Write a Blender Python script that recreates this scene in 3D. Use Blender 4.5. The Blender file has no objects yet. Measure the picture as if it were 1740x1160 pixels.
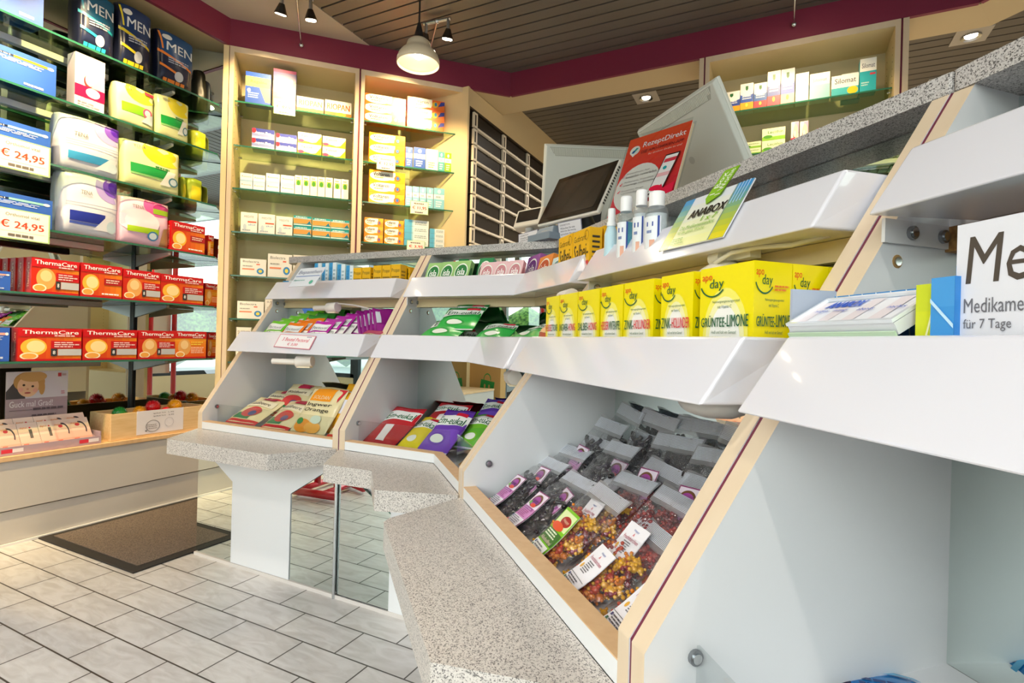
import bpy, bmesh, math, random
import numpy as np
from mathutils import Vector, Matrix
random.seed(7)
SC = bpy.context.scene
COL = SC.collection
PI = math.pi
rad = math.radians

# ------------------------------------------------------------------ camera
EYE = np.array([0.0, 0.0, 0.8])
YAW, PITCH, ROLL, FPX = -0.458812683, 0.0004814, 0.0267280771, 913.689201
_f = np.array([math.sin(YAW)*math.cos(PITCH), math.cos(YAW)*math.cos(PITCH), math.sin(PITCH)])
_r = np.cross(_f, [0, 0, 1]); _r /= np.linalg.norm(_r)
_u = np.cross(_r, _f)
CR = _r*math.cos(ROLL) + _u*math.sin(ROLL)
CU = -_r*math.sin(ROLL) + _u*math.cos(ROLL)
CF = _f
cd = bpy.data.cameras.new('camera'); cam = bpy.data.objects.new('camera', cd); COL.objects.link(cam)
cd.sensor_width = 36.0; cd.lens = FPX/1740*36.0; cd.clip_start = 0.02; cd.clip_end = 200
cam.matrix_world = Matrix(((CR[0], CU[0], -CF[0], EYE[0]), (CR[1], CU[1], -CF[1], EYE[1]), (CR[2], CU[2], -CF[2], EYE[2]), (0, 0, 0, 1)))
SC.camera = cam

# ------------------------------------------------------------------ world, sun, exposure
w = bpy.data.worlds.new('sky'); SC.world = w; w.use_nodes = True
nt = w.node_tree; nt.nodes.clear()
sky = nt.nodes.new('ShaderNodeTexSky'); sky.sky_type = 'NISHITA'; sky.sun_disc = False
sky.sun_elevation = rad(42); sky.sun_rotation = rad(200); sky.air_density = 1.6; sky.dust_density = 3.0
hs = nt.nodes.new('ShaderNodeHueSaturation'); hs.inputs['Saturation'].default_value = 0.45
bg = nt.nodes.new('ShaderNodeBackground'); bg.inputs['Strength'].default_value = 0.5
wo = nt.nodes.new('ShaderNodeOutputWorld')
nt.links.new(sky.outputs[0], hs.inputs['Color']); nt.links.new(hs.outputs[0], bg.inputs[0]); nt.links.new(bg.outputs[0], wo.inputs[0])
SC.view_settings.view_transform = 'Standard'
SC.view_settings.look = 'None'
SC.view_settings.gamma = 1.0
SC.view_settings.exposure = -0.04
SC.view_settings.use_curve_mapping = False
SC.cycles.use_denoising = True
SC.cycles.max_bounces = 9; SC.cycles.diffuse_bounces = 4; SC.cycles.glossy_bounces = 5
SC.cycles.transmission_bounces = 6; SC.cycles.transparent_max_bounces = 24
SC.cycles.caustics_reflective = False; SC.cycles.caustics_refractive = False
SC.cycles.sample_clamp_indirect = 4.0; SC.cycles.blur_glossy = 0.5

def area_lamp(name, loc, size, power, color, target=None, parent=None, shape='DISK', size_y=None, spread=None):
    ld = bpy.data.lights.new(name, 'AREA'); ld.shape = shape; ld.size = size
    if size_y: ld.size_y = size_y
    if spread: ld.spread = spread
    ld.energy = power; ld.color = color
    o = bpy.data.objects.new(name, ld); COL.objects.link(o); o.location = loc
    if target is not None:
        o.rotation_euler = (Vector(target)-Vector(loc)).to_track_quat('-Z', 'Y').to_euler()
    if parent is not None: o.parent = parent
    return o
# daylight through the shop front (the glazed facade behind the camera)
area_lamp('daylight_window', (-0.6, -1.84, 1.25), 3.6, 16, (0.86, 0.93, 1.0), (-0.9, 1.6, 1.0), shape='RECTANGLE', size_y=1.9)
area_lamp('daylight_side_window', (3.1, 0.0, 1.3), 3.0, 9, (0.88, 0.94, 1.0), (-1.0, 1.2, 0.9), shape='RECTANGLE', size_y=1.9)

# ------------------------------------------------------------------ helpers: image ray -> place (used to read real positions off the plan)
def ray(px, py): return CF + CR*(px-870)/FPX - CU*(py-580)/FPX
def on_z(px, py, z):
    d = ray(px, py); return EYE + d*((z-EYE[2])/d[2])
class Frame:
    """a run of furniture: origin, direction u along its front, depth d behind the front"""
    def __init__(s, x, y, ang):
        s.o = np.array([x, y]); a = rad(ang); s.ang = a
        s.u = np.array([math.cos(a), math.sin(a)]); s.d = np.array([-math.sin(a), math.cos(a)])
    def w(s, u, d, z): p = s.o + s.u*u + s.d*d; return Vector((p[0], p[1], z))
    def uz(s, d, px, py):
        o = s.o + s.d*d; n = np.array([s.d[0], s.d[1], 0]); r = ray(px, py)
        t = ((np.array([o[0], o[1], 0])-EYE) @ n)/(r @ n); q = EYE + r*t
        return float((q[:2]-s.o) @ s.u), float(q[2])
    def ud(s, z, px, py):
        q = on_z(px, py, z); v = q[:2]-s.o; return float(v @ s.u), float(v @ s.d)
F1 = Frame(-1.876, 1.247, 0)        # counter units one and two
F3 = Frame(-0.616, 1.014, -45)      # corner and unit three
F4 = Frame(-0.104, 0.503, -53)      # unit four
FL = Frame(-2.518, 0, 90)           # wall of glass shelves on the left
FC = Frame(-2.52, 1.79, 45)         # chamfered wall of cabinets
FR = Frame(-0.36, 2.85, 0)          # cabinet behind the counter
FD = Frame(-1.63, 2.66, 90)         # apothecary drawers

# ------------------------------------------------------------------ materials
def lin(h):
    h = h.lstrip('#'); c = [int(h[i:i+2], 16)/255 for i in (0, 2, 4)]
    return tuple((x/12.92 if x <= .04045 else ((x+.055)/1.055)**2.4) for x in c) + (1,)
_m = {}
def P(color, rough=.45, metal=0, emit=0, coat=0, name=None, spec=.5):
    key = (color, rough, metal, emit, coat, spec)
    if key in _m: return _m[key]
    m = bpy.data.materials.new(name or 'paint_'+color.strip('#')); m.use_nodes = True
    b = m.node_tree.nodes['Principled BSDF']; c = lin(color)
    b.inputs['Base Color'].default_value = c; b.inputs['Roughness'].default_value = rough
    b.inputs['Metallic'].default_value = metal; b.inputs['Specular IOR Level'].default_value = spec
    if coat: b.inputs['Coat Weight'].default_value = coat; b.inputs['Coat Roughness'].default_value = .05
    if emit: b.inputs['Emission Color'].default_value = c; b.inputs['Emission Strength'].default_value = emit
    _m[key] = m; return m
def nodemat(name):
    m = bpy.data.materials.new(name); m.use_nodes = True; return m, m.node_tree, m.node_tree.nodes['Principled BSDF']
def N(nt, t, **k):
    n = nt.nodes.new(t)
    for a, b in k.items(): setattr(n, a, b)
    return n
def ramp(nt, stops):
    r = N(nt, 'ShaderNodeValToRGB'); e = r.color_ramp.elements
    while len(e) < len(stops): e.new(.5)
    for i, (p, c) in enumerate(stops): e[i].position = p; e[i].color = lin(c)
    return r
def objcoord(nt): return N(nt, 'ShaderNodeTexCoord').outputs['Object']
# floor tiles
M_FLOOR, t, b = nodemat('floor_tiles')
geo = N(t, 'ShaderNodeNewGeometry'); mp = N(t, 'ShaderNodeMapping'); mp.inputs['Location'].default_value = (.1162, -.0496, 0)
br = N(t, 'ShaderNodeTexBrick'); br.offset = .5; br.inputs['Scale'].default_value = 1; br.inputs['Mortar Size'].default_value = .0022
br.inputs['Mortar Smooth'].default_value = .1; br.inputs['Brick Width'].default_value = .2177; br.inputs['Row Height'].default_value = .109
br.inputs['Color1'].default_value = lin('#d6d4d2'); br.inputs['Color2'].default_value = lin('#cbc9c8'); br.inputs['Mortar'].default_value = lin('#4a4540')
no = N(t, 'ShaderNodeTexNoise'); no.inputs['Scale'].default_value = 9; no.inputs['Detail'].default_value = 8; no.inputs['Distortion'].default_value = 1.4
mv = N(t, 'ShaderNodeMapping'); mv.inputs['Rotation'].default_value = (0, 0, .6); mv.inputs['Scale'].default_value = (1, 3.2, 1)
rm = ramp(t, [(.35, '#e2dfdc'), (.62, '#ffffff')]); mx = N(t, 'ShaderNodeMixRGB', blend_type='MULTIPLY'); mx.inputs[0].default_value = .75
t.links.new(geo.outputs['Position'], mp.inputs[0]); t.links.new(mp.outputs[0], br.inputs[0])
t.links.new(geo.outputs['Position'], mv.inputs[0]); t.links.new(mv.outputs[0], no.inputs[0]); t.links.new(no.outputs[0], rm.inputs[0])
t.links.new(br.outputs[0], mx.inputs[1]); t.links.new(rm.outputs[0], mx.inputs[2]); t.links.new(mx.outputs[0], b.inputs['Base Color'])
b.inputs['Roughness'].default_value = .32
bp = N(t, 'ShaderNodeBump'); bp.inputs['Strength'].default_value = .25; bp.inputs['Distance'].default_value = .004
t.links.new(no.outputs[0], bp.inputs['Height']); t.links.new(bp.outputs[0], b.inputs['Normal'])
# speckled stone for ledges and worktop
def speckle(name, base, dark, mid, scale=230):
    m, t, b = nodemat(name); oc = objcoord(t)
    v = N(t, 'ShaderNodeTexVoronoi'); v.inputs['Scale'].default_value = scale; v.inputs['Randomness'].default_value = 1
    sp = N(t, 'ShaderNodeSeparateColor'); r = ramp(t, [(0, dark), (.17, dark), (.2, mid), (.42, mid), (.46, base), (1, base)])
    r.color_ramp.interpolation = 'LINEAR'
    t.links.new(oc, v.inputs['Vector']); t.links.new(v.outputs['Color'], sp.inputs[0]); t.links.new(sp.outputs[0], r.inputs[0])
    t.links.new(r.outputs[0], b.inputs['Base Color']); b.inputs['Roughness'].default_value = .28
    return m
M_LEDGE = speckle('speckled_stone', '#d2ccc6', '#716d6b', '#b9b3ae', 760)
M_TOP = speckle('speckled_worktop', '#c9c6c4', '#5a5756', '#a8a4a3', 760)
# woods
def wood(name, c1, c2, rough=.4, sc=(2, 2, 30)):
    m, t, b = nodemat(name); oc = objcoord(t); mp = N(t, 'ShaderNodeMapping'); mp.inputs['Scale'].default_value = sc
    n = N(t, 'ShaderNodeTexNoise'); n.inputs['Scale'].default_value = 3; n.inputs['Detail'].default_value = 5
    r = ramp(t, [(.3, c1), (.7, c2)])
    t.links.new(oc, mp.inputs[0]); t.links.new(mp.outputs[0], n.inputs[0]); t.links.new(n.outputs[0], r.inputs[0]); t.links.new(r.outputs[0], b.inputs['Base Color'])
    b.inputs['Roughness'].default_value = rough; return m
M_EDGE = wood('pale_maple_edging', '#d9c4a8', '#e0cdb3', .35, (6, 6, 1))
M_PINE = wood('pine_wood', '#dcb67f', '#ecca98', .5, (3, 30, 30))
M_LIP = wood('beech_lip', '#d8b082', '#e2bd90', .4, (20, 20, 3))
M_OSB = wood('pressed_board', '#7a5428', '#b3854a', .7, (60, 60, 60))
M_CAB = P('#e6d0a2', .42, name='cream_cabinet_board')
M_CABIN = P('#e6d8b4', .5, name='cabinet_inside_board')
M_WHITE = P('#e7e9ec', .35, name='white_melamine')
M_RAIL = P('#dedee7', .16, coat=.6, name='glossy_white_rail')
M_PLUM = P('#7c2440', .5, name='plum_fascia')
M_MAROON = P('#6e1f3c', .5, name='maroon_strip')
M_CHROME = P('#cfd3d6', .16, 1, name='chrome')
M_STEEL = P('#9b9ea2', .35, 1, name='steel')
M_BEIGE = P('#cdb88e', .6, name='beige_soffit')
M_PLASTER = P('#b9ae9f', .9, name='plaster')
M_SLAT = P('#6b655e', .42, .25, name='ceiling_slat')
M_DARK = P('#17130f', .8, name='dark_recess')
M_GREYB = P('#c8c2ba', .45, name='greige_board')
def mirror(name, tint='#dfe9e4'):
    m = bpy.data.materials.new(name); m.use_nodes = True; b = m.node_tree.nodes['Principled BSDF']
    b.inputs['Base Color'].default_value = lin(tint); b.inputs['Metallic'].default_value = 1; b.inputs['Roughness'].default_value = 0.0
    return m
M_MIRROR = mirror('mirror_silver', '#e2ece8')
def thin(name, color, gloss=.08, rough=.02, trans=1.0, body=None, bodyf=0.0):
    """thin clear sheet: mostly see-through with a fresnel sheen"""
    m = bpy.data.materials.new(name); m.use_nodes = True; t = m.node_tree; t.nodes.clear()
    o = N(t, 'ShaderNodeOutputMaterial'); tr = N(t, 'ShaderNodeBsdfTransparent'); tr.inputs[0].default_value = lin(color)
    gl = N(t, 'ShaderNodeBsdfGlossy'); gl.inputs['Roughness'].default_value = rough
    lw = N(t, 'ShaderNodeLayerWeight'); lw.inputs['Blend'].default_value = .5
    pw = N(t, 'ShaderNodeMath', operation='POWER'); pw.inputs[1].default_value = 4.0
    ad = N(t, 'ShaderNodeMath', operation='MULTIPLY_ADD'); ad.inputs[1].default_value = .7; ad.inputs[2].default_value = gloss; ad.use_clamp = True
    mx = N(t, 'ShaderNodeMixShader'); t.links.new(lw.outputs['Facing'], pw.inputs[0]); t.links.new(pw.outputs[0], ad.inputs[0]); t.links.new(ad.outputs[0], mx.inputs[0])
    src = tr.outputs[0]
    if rough >= .1:
        tc = N(t, 'ShaderNodeTexCoord'); nz = N(t, 'ShaderNodeTexNoise'); nz.inputs['Scale'].default_value = 70; nz.inputs['Detail'].default_value = 3; nz.inputs['Distortion'].default_value = 1.5
        bu = N(t, 'ShaderNodeBump'); bu.inputs['Strength'].default_value = .8; bu.inputs['Distance'].default_value = .004
        t.links.new(tc.outputs['Object'], nz.inputs[0]); t.links.new(nz.outputs[0], bu.inputs['Height']); t.links.new(bu.outputs[0], gl.inputs['Normal'])
    if body:
        d1 = N(t, 'ShaderNodeBsdfDiffuse'); d1.inputs[0].default_value = lin(body); d2 = N(t, 'ShaderNodeBsdfTranslucent'); d2.inputs[0].default_value = lin(body); df = N(t, 'ShaderNodeMixShader'); t.links.new(d1.outputs[0], df.inputs[1]); t.links.new(d2.outputs[0], df.inputs[2]); m2 = N(t, 'ShaderNodeMixShader'); m2.inputs[0].default_value = bodyf
        t.links.new(tr.outputs[0], m2.inputs[1]); t.links.new(df.outputs[0], m2.inputs[2]); src = m2.outputs[0]
    t.links.new(src, mx.inputs[1]); t.links.new(gl.outputs[0], mx.inputs[2]); t.links.new(mx.outputs[0], o.inputs[0])
    return m
M_GLASS = thin('shelf_glass', '#e2f0dc', .09)
M_GLASSEDGE = P('#2f6b58', .15, coat=.5, name='glass_edge')
M_ACRYL = thin('clear_acrylic', '#f6f8f8', .03)
M_FILM = thin('clear_bag_film', '#ffffff', .05, .10, body='#f4f6fc', bodyf=.035)
M_CRIMP = thin('crimped_bag_film', '#ffffff', .22, .30, body='#f6f8ff', bodyf=.2)
M_WINDOW = thin('window_glass', '#f6fbfa', .02)
M_FROST = P('#e6d4b6', .35, coat=.3, name='frosted_glass')

# ------------------------------------------------------------------ mesh builder
class MB:
    def __init__(s): s.v = []; s.f = []; s.fm = []; s.fs = []; s.mats = []
    def mi(s, m):
        if m not in s.mats: s.mats.append(m)
        return s.mats.index(m)
    def add(s, vs, fs, m, smooth=False, M=None):
        n = len(s.v); i = s.mi(m)
        for p in vs: s.v.append(tuple(M @ Vector(p)) if M else tuple(p))
        for f in fs: s.f.append([a+n for a in f]); s.fm.append(i); s.fs.append(smooth)
        return s
    def hexa(s, b, t, m, M=None):
        """b, t: four corners each (bottom, top), same order"""
        return s.add(list(b)+list(t), [(0, 3, 2, 1), (4, 5, 6, 7), (0, 1, 5, 4), (1, 2, 6, 5), (2, 3, 7, 6), (3, 0, 4, 7)], m, False, M)
    def box(s, x0, y0, z0, x1, y1, z1, m, M=None):
        return s.hexa([(x0, y0, z0), (x1, y0, z0), (x1, y1, z0), (x0, y1, z0)], [(x0, y0, z1), (x1, y0, z1), (x1, y1, z1), (x0, y1, z1)], m, M)
    def prism(s, pts, z0, z1, m, M=None, side=None):
        n = len(pts); vs = [(x, y, z0) for x, y in pts]+[(x, y, z1) for x, y in pts]
        s.add(vs, [tuple(range(n-1, -1, -1)), tuple(range(n, 2*n))], m, False, M)
        return s.add(vs, [(i, (i+1) % n, n+(i+1) % n, n+i) for i in range(n)], side or m, False, M)
    def lathe(s, prof, m, n=24, M=None, smooth=True, cap=False):
        vs = []; fs = []
        for r, z in prof:
            for k in range(n): a = 2*PI*k/n; vs.append((r*math.cos(a), r*math.sin(a), z))
        for i in range(len(prof)-1):
            for k in range(n): fs.append((i*n+k, i*n+(k+1) % n, (i+1)*n+(k+1) % n, (i+1)*n+k))
        if cap: fs.append(tuple(range(n-1, -1, -1))); L = (len(prof)-1)*n; fs.append(tuple(range(L, L+n)))
        return s.add(vs, fs, m, smooth, M)
    def cyl(s, p, q, r, m, n=14, r2=None, smooth=True):
        p = Vector(p); q = Vector(q); d = q-p; R = d.to_track_quat('Z', 'Y').to_matrix().to_4x4(); R.translation = p
        L = d.length; r2 = r if r2 is None else r2
        s.lathe([(r, 0), (r2, L)], m, n, R, smooth)
        vs = [(r*math.cos(2*PI*k/n), r*math.sin(2*PI*k/n), 0) for k in range(n)]; s.add(vs, [tuple(range(n-1, -1, -1))], m, False, R)
        vs = [(r2*math.cos(2*PI*k/n), r2*math.sin(2*PI*k/n), L) for k in range(n)]; return s.add(vs, [tuple(range(n))], m, False, R)
    def tube(s, pts, r, m, n=8):
        pts = [Vector(p) for p in pts]; vs = []; fs = []
        for i, p in enumerate(pts):
            d = (pts[min(i+1, len(pts)-1)]-pts[max(i-1, 0)]).normalized(); q = d.to_track_quat('Z', 'Y')
            for k in range(n): a = 2*PI*k/n; vs.append(tuple(p+q @ Vector((r*math.cos(a), r*math.sin(a), 0))))
        for i in range(len(pts)-1):
            for k in range(n): fs.append((i*n+k, i*n+(k+1) % n, (i+1)*n+(k+1) % n, (i+1)*n+k))
        fs.append(tuple(range(n-1, -1, -1))); fs.append(tuple(range((len(pts)-1)*n, len(pts)*n)))
        return s.add(vs, fs, m, True)
    def ball(s, c, r, m, sub=2, sc=(1, 1, 1), M=None):
        bm = bmesh.new(); bmesh.ops.create_icosphere(bm, subdivisions=sub, radius=r)
        vs = [(c[0]+v.co.x*sc[0], c[1]+v.co.y*sc[1], c[2]+v.co.z*sc[2]) for v in bm.verts]; fs = [[v.index for v in f.verts] for f in bm.faces]
        bm.free(); return s.add(vs, fs, m, True, M)
    def mesh(s, name):
        me = bpy.data.meshes.new(name); me.from_pydata(s.v, [], s.f)
        for m in s.mats: me.materials.append(m)
        me.polygons.foreach_set('material_index', s.fm); me.polygons.foreach_set('use_smooth', s.fs); me.update(); return me
    def obj(s, name, parent=None, bevel=0, seg=2, loc=None, M=None, **tags):
        o = bpy.data.objects.new(name, s.mesh(name)); COL.objects.link(o)
        if parent is not None: o.parent = parent
        if bevel:
            md = o.modifiers.new('bevel', 'BEVEL'); md.width = bevel; md.segments = seg; md.limit_method = 'ANGLE'; md.angle_limit = rad(30)
            md.harden_normals = False
        if M is not None: o.matrix_world = M
        if loc is not None: o.location = loc
        for k, v in tags.items(): o[k] = v
        return o
def tag(o, label=None, category=None, group=None, kind=None):
    for k, v in (('label', label), ('category', category), ('group', group), ('kind', kind)):
        if v: o[k] = v
    return o
def empty(name, M, label, category, group=None):
    o = bpy.data.objects.new(name, None); COL.objects.link(o); o.empty_display_size = .05
    o.matrix_world = M if isinstance(M, Matrix) else Matrix.Translation(M); return tag(o, label, category, group)
def place(fr, u, d, z, lean=0, yaw=0, roll=0):
    """matrix of a thing standing on a run: its front faces the shopper; lean tips its top away"""
    return Matrix.Translation(fr.w(u, d, z)) @ Matrix.Rotation(fr.ang+rad(yaw), 4, 'Z') @ Matrix.Rotation(-rad(lean), 4, 'X') @ Matrix.Rotation(rad(roll), 4, 'Y')
def copy_tree(o, M=None, label=None, group=None, parent=None):
    c = o.copy(); COL.objects.link(c)
    if parent is not None: c.parent = parent
    for ch in o.children: copy_tree(ch, parent=c)
    if M is not None: c.matrix_world = M
    if label: c['label'] = label
    if group: c['group'] = group
    return c

# ------------------------------------------------------------------ printing on flat or bulging faces
_tc = {}
def text_geo(s, res=2):
    k = (s, res)
    if k in _tc: return _tc[k]
    c = bpy.data.curves.new('t', 'FONT'); c.body = s; c.resolution_u = res; c.fill_mode = 'FRONT'
    o = bpy.data.objects.new('t', c); COL.objects.link(o)
    dg = bpy.context.evaluated_depsgraph_get(); me = bpy.data.meshes.new_from_object(o.evaluated_get(dg))
    vs = [tuple(v.co) for v in me.vertices]; fs = [list(p.vertices) for p in me.polygons]
    bpy.data.objects.remove(o); bpy.data.meshes.remove(me); bpy.data.curves.remove(c)
    if not vs: _tc[k] = ([], []); return _tc[k]
    x0 = min(v[0] for v in vs); x1 = max(v[0] for v in vs); y0 = min(v[1] for v in vs); y1 = max(v[1] for v in vs)
    vs = [((v[0]-x0)/max(x1-x0, 1e-6), (v[1]-y0)/max(y1-y0, 1e-6)) for v in vs]
    # outline triangles must face +normal
    _tc[k] = (vs, fs); return _tc[k]
def art(mb, mp, ops, step=.00022, rough=.4, div=1):
    """draw ops on a face; mp(u, v, off) maps 0..1 face coordinates to space"""
    def quadgrid(p00, p10, p11, p01, m, off, n, nv=None):
        nv = nv or n; vs = []; fs = []
        for j in range(nv+1):
            for i in range(n+1):
                a = i/n; b2 = j/nv
                u = (p00[0]*(1-a)+p10[0]*a)*(1-b2)+(p01[0]*(1-a)+p11[0]*a)*b2
                v = (p00[1]*(1-a)+p10[1]*a)*(1-b2)+(p01[1]*(1-a)+p11[1]*a)*b2
                vs.append(mp(u, v, off))
        for j in range(nv):
            for i in range(n): q = j*(n+1)+i; fs.append((q, q+1, q+n+2, q+n+1))
        mb.add(vs, fs, m, div > 1)
    for i, o in enumerate(ops):
        off = step*(i+1); k = o[0]
        if k == 'r': _, x0, y0, x1, y1, c = o[:6]; quadgrid((x0, y0), (x1, y0), (x1, y1), (x0, y1), P(c, rough), off, div)
        elif k == 'g':
            _, x0, y0, x1, y1, c0, c1, n = o[:8]; a = [int(c0[q:q+2], 16) for q in (1, 3, 5)]; b2 = [int(c1[q:q+2], 16) for q in (1, 3, 5)]
            for j in range(n):
                tt = (j+.5)/n; c = '#%02x%02x%02x' % tuple(round(a[q]*(1-tt)+b2[q]*tt) for q in range(3))
                if len(o) > 8: xa = x0+(x1-x0)*j/n; xb = x0+(x1-x0)*(j+1)/n; quadgrid((xa, y0), (xb, y0), (xb, y1), (xa, y1), P(c, rough), off, div)
                else: ya = y0+(y1-y0)*j/n; yb = y0+(y1-y0)*(j+1)/n; quadgrid((x0, ya), (x1, ya), (x1, yb), (x0, yb), P(c, rough), off, div)
        elif k == 'q': quadgrid(*o[1], P(o[2], rough), off, div)
        elif k == 'p': mb.add([mp(x, y, off) for x, y in o[1]], [tuple(range(len(o[1])))], P(o[2], rough))
        elif k == 'e':
            _, cx, cy, rx, ry, c = o[:6]; n = 28; vs = [mp(min(cx, .99), min(cy, .99), off)]; fs = []
            for rr in (.55, 1):
                for q in range(n): vs.append(mp(min(.992, max(.008, cx+rx*rr*math.cos(2*PI*q/n))), min(.992, max(.008, cy+ry*rr*math.sin(2*PI*q/n))), off))
            for q in range(n): q2 = (q+1) % n; fs += [(0, 1+q, 1+q2), (1+q, 1+n+q, 1+n+q2, 1+q2)]
            mb.add(vs, fs, P(c, rough), div > 1)
        elif k == 'a':    # arc band: centre, radii, a0, a1 (deg), width fraction
            _, cx, cy, rx, ry, a0, a1, wd, c = o; n = 16; vs = []; fs = []
            for q in range(n+1):
                a = rad(a0+(a1-a0)*q/n)
                vs += [mp(cx+rx*math.cos(a), cy+ry*math.sin(a), off), mp(cx+rx*(1-wd)*math.cos(a), cy+ry*(1-wd)*math.sin(a), off)]
            for q in range(n): fs.append((2*q, 2*q+2, 2*q+3, 2*q+1))
            mb.add(vs, fs, P(c, rough))
        elif k == 't':
            _, x0, y0, x1, y1, s, c = o[:7]; sl = o[7] if len(o) > 7 else 0; bold = o[8] if len(o) > 8 else .012
            vv, ff = text_geo(s)
            for rep in range(3 if bold >= .03 else 2):
                g = rep*max(bold, .012)*.7
                if sl == 'V': vs = [mp(x1-(x1-x0)*b2+g*.3*(x1-x0), y0+(y1-y0)*(a+g*.1), off+rep*step*.1) for a, b2 in vv]
                else: vs = [mp(x0+(x1-x0)*a+sl*b2*(y1-y0)+g*(y1-y0), y0+(y1-y0)*b2, off+rep*step*.1) for a, b2 in vv]
                if vs: mb.add(vs, ff, P(c, rough))
        elif k == 'l':
            _, x0, y0, x1, y1, n, c = o[:7]; rnd = random.Random(int(x0*1000+y0*777+n)); h = (y1-y0)/(n*2-1)
            for j in range(n):
                ya = y0+2*j*h; q = x0
                ln = x0+(x1-x0)*(.7+.3*rnd.random())
                while q < ln-.005:
                    e = min(ln, q+(x1-x0)*(.1+.18*rnd.random())); quadgrid((q, ya), (e, ya), (e, ya+h), (q, ya+h), P(c, rough), off, 1); q = e+(x1-x0)*.03
def fmap(w, h, x0=0, y0=0): return lambda u, v, o: (x0+u*w, y0-o, v*h)
def rmap(w, d, h): return lambda u, v, o: (w+o, u*d, v*h)
def lmap(d, h): return lambda u, v, o: (-o, (1-u)*d, v*h)
def tmap(w, d, h): return lambda u, v, o: (u*w, v*d, h+o)
def bmap(w, d, h): return lambda u, v, o: (w-u*w, d+o, v*h)
def carton_mesh(name, w, d, h, base, front, right=None, left=None, top=None, sides=None, rough=.38, topc=None):
    mb = MB(); mb.box(0, 0, 0, w, d, h, P(base, rough))
    if sides: mb.add([(w+.0001, 0, 0), (w+.0001, d, 0), (w+.0001, d, h), (w+.0001, 0, h)], [(0, 1, 2, 3)], P(sides, rough)); mb.add([(-.0001, d, 0), (-.0001, 0, 0), (-.0001, 0, h), (-.0001, d, h)], [(0, 1, 2, 3)], P(sides, rough))
    if topc: mb.add([(0, 0, h+.0001), (w, 0, h+.0001), (w, d, h+.0001), (0, d, h+.0001)], [(0, 1, 2, 3)], P(topc, rough))
    art(mb, fmap(w, h), front, rough=rough)
    if right: art(mb, rmap(w, d, h), right, rough=rough)
    if left: art(mb, lmap(d, h), left, rough=rough)
    if top: art(mb, tmap(w, d, h), top, rough=rough)
    return mb
_cc = {}
def carton(design, w, d, h, M, name, label, category='carton', group=None):
    """one box of goods: mesh cached per design and size"""
    k = (design.__name__ if callable(design) else design, round(w, 3), round(d, 3), round(h, 3))
    if k not in _cc:
        o = design(w, d, h).obj(name, M=M); _cc[k] = o
    else:
        o = _cc[k].copy(); COL.objects.link(o); o.matrix_world = M
    for q in ('group',):
        if q in o: del o[q]
    return tag(o, label, category, group)
def fit(fr, d, zb, x0, x1, yt):
    """width and height of a box on a shelf from where its front shows"""
    ua, z = fr.uz(d, (x0+x1)/2, yt); h = max(.02, z-zb)
    # mid-height image row
    P0 = fr.w(ua, d, zb+h/2); v = np.array(P0)-EYE; zc = v @ CF; ym = 580-FPX*(v @ CU)/zc
    u0, _ = fr.uz(d, x0, ym); u1, _ = fr.uz(d, x1, ym)
    return u0, u1-u0, h
ORD = ['first', 'second', 'third', 'fourth', 'fifth', 'sixth', 'seventh', 'eighth', 'ninth']
# ================================================================== the room
def FM(fr): return Matrix.Translation((fr.o[0], fr.o[1], 0)) @ Matrix.Rotation(fr.ang, 4, 'Z')
def struct(name, mb, bevel=0, M=None): return tag(mb.obj(name, bevel=bevel, M=M), kind='structure')
ZC = 2.40; ZB = 2.262
m = MB(); m.box(-3.0, -1.95, -.05, 3.4, 5.3, 0, M_FLOOR); struct('floor', m)
m = MB(); m.box(-3.0, -1.95, ZC+.03, 3.4, 5.3, ZC+.1, M_DARK); struct('ceiling', m)
m = MB(); y = -1.9
k0 = math.floor((-1.9-.02)/.0745)
yy = 2.336*1.6/1.95-.0745*60
while yy < 5.25:
    if yy > -1.9: m.box(-2.04, yy+.006, ZC, 3.35, yy+.0705, ZC+.012, M_SLAT)
    yy += .0745
struct('ceiling_slats', m)
m = MB(); m.box(-2.9, -1.9, ZC-.003, -2.04, 5.2, ZC+.02, M_PLASTER); struct('ceiling_plaster', m)
m = MB(); m.box(-2.98, -1.95, 0, -2.862, 5.3, ZC+.03, M_CAB); struct('wall_left', m)
m = MB(); m.box(-3, 5.2, 0, 3.4, 5.3, ZC+.03, M_BEIGE); struct('wall_back', m)
# right wall with a wide window
m = MB()
m.box(3.2, 1.75, 0, 3.3, 5.2, ZC, M_BEIGE); m.box(3.2, -1.9, 0, 3.3, 1.75, .35, M_BEIGE); m.box(3.2, -1.9, 2.25, 3.3, 1.75, ZC, M_BEIGE); struct('wall_right', m)
def window(name, x0, x1, z0, z1, axis, at, mull, mat):
    root = bpy.data.objects.new(name, None); COL.objects.link(root); root['kind'] = 'structure'
    f = MB()
    def b(a0, q0, a1, q1, t=.03):
        if axis == 'x': f.box(a0, at-t, q0, a1, at+t, q1, mat)
        else: f.box(at-t, a0, q0, at+t, a1, q1, mat)
    b(x0, z0, x1, z0+.05); b(x0, z1-.05, x1, z1)
    for q in mull: b(q-.03, z0, q+.03, z1)
    f.obj('window_frame', root, .003)
    g = MB()
    if axis == 'x': g.box(x0+.01, at-.004, z0+.01, x1-.01, at+.004, z1-.01, M_WINDOW)
    else: g.box(at-.004, x0+.01, z0+.01, at+.004, x1-.01, z1-.01, M_WINDOW)
    g.obj('window_pane', root); return root
M_ANTH = P('#20262b', .4, name='anthracite_frame')
window('window_1', -2.82, -2.0, .02, 2.3, 'x', -1.9, [-2.79, -2.62, -2.03], M_STEEL)
window('window_2', -1.0, 3.2, .3, 2.3, 'x', -1.9, [-.97, .1, 1.2, 2.3, 3.17], M_ANTH)
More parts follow.
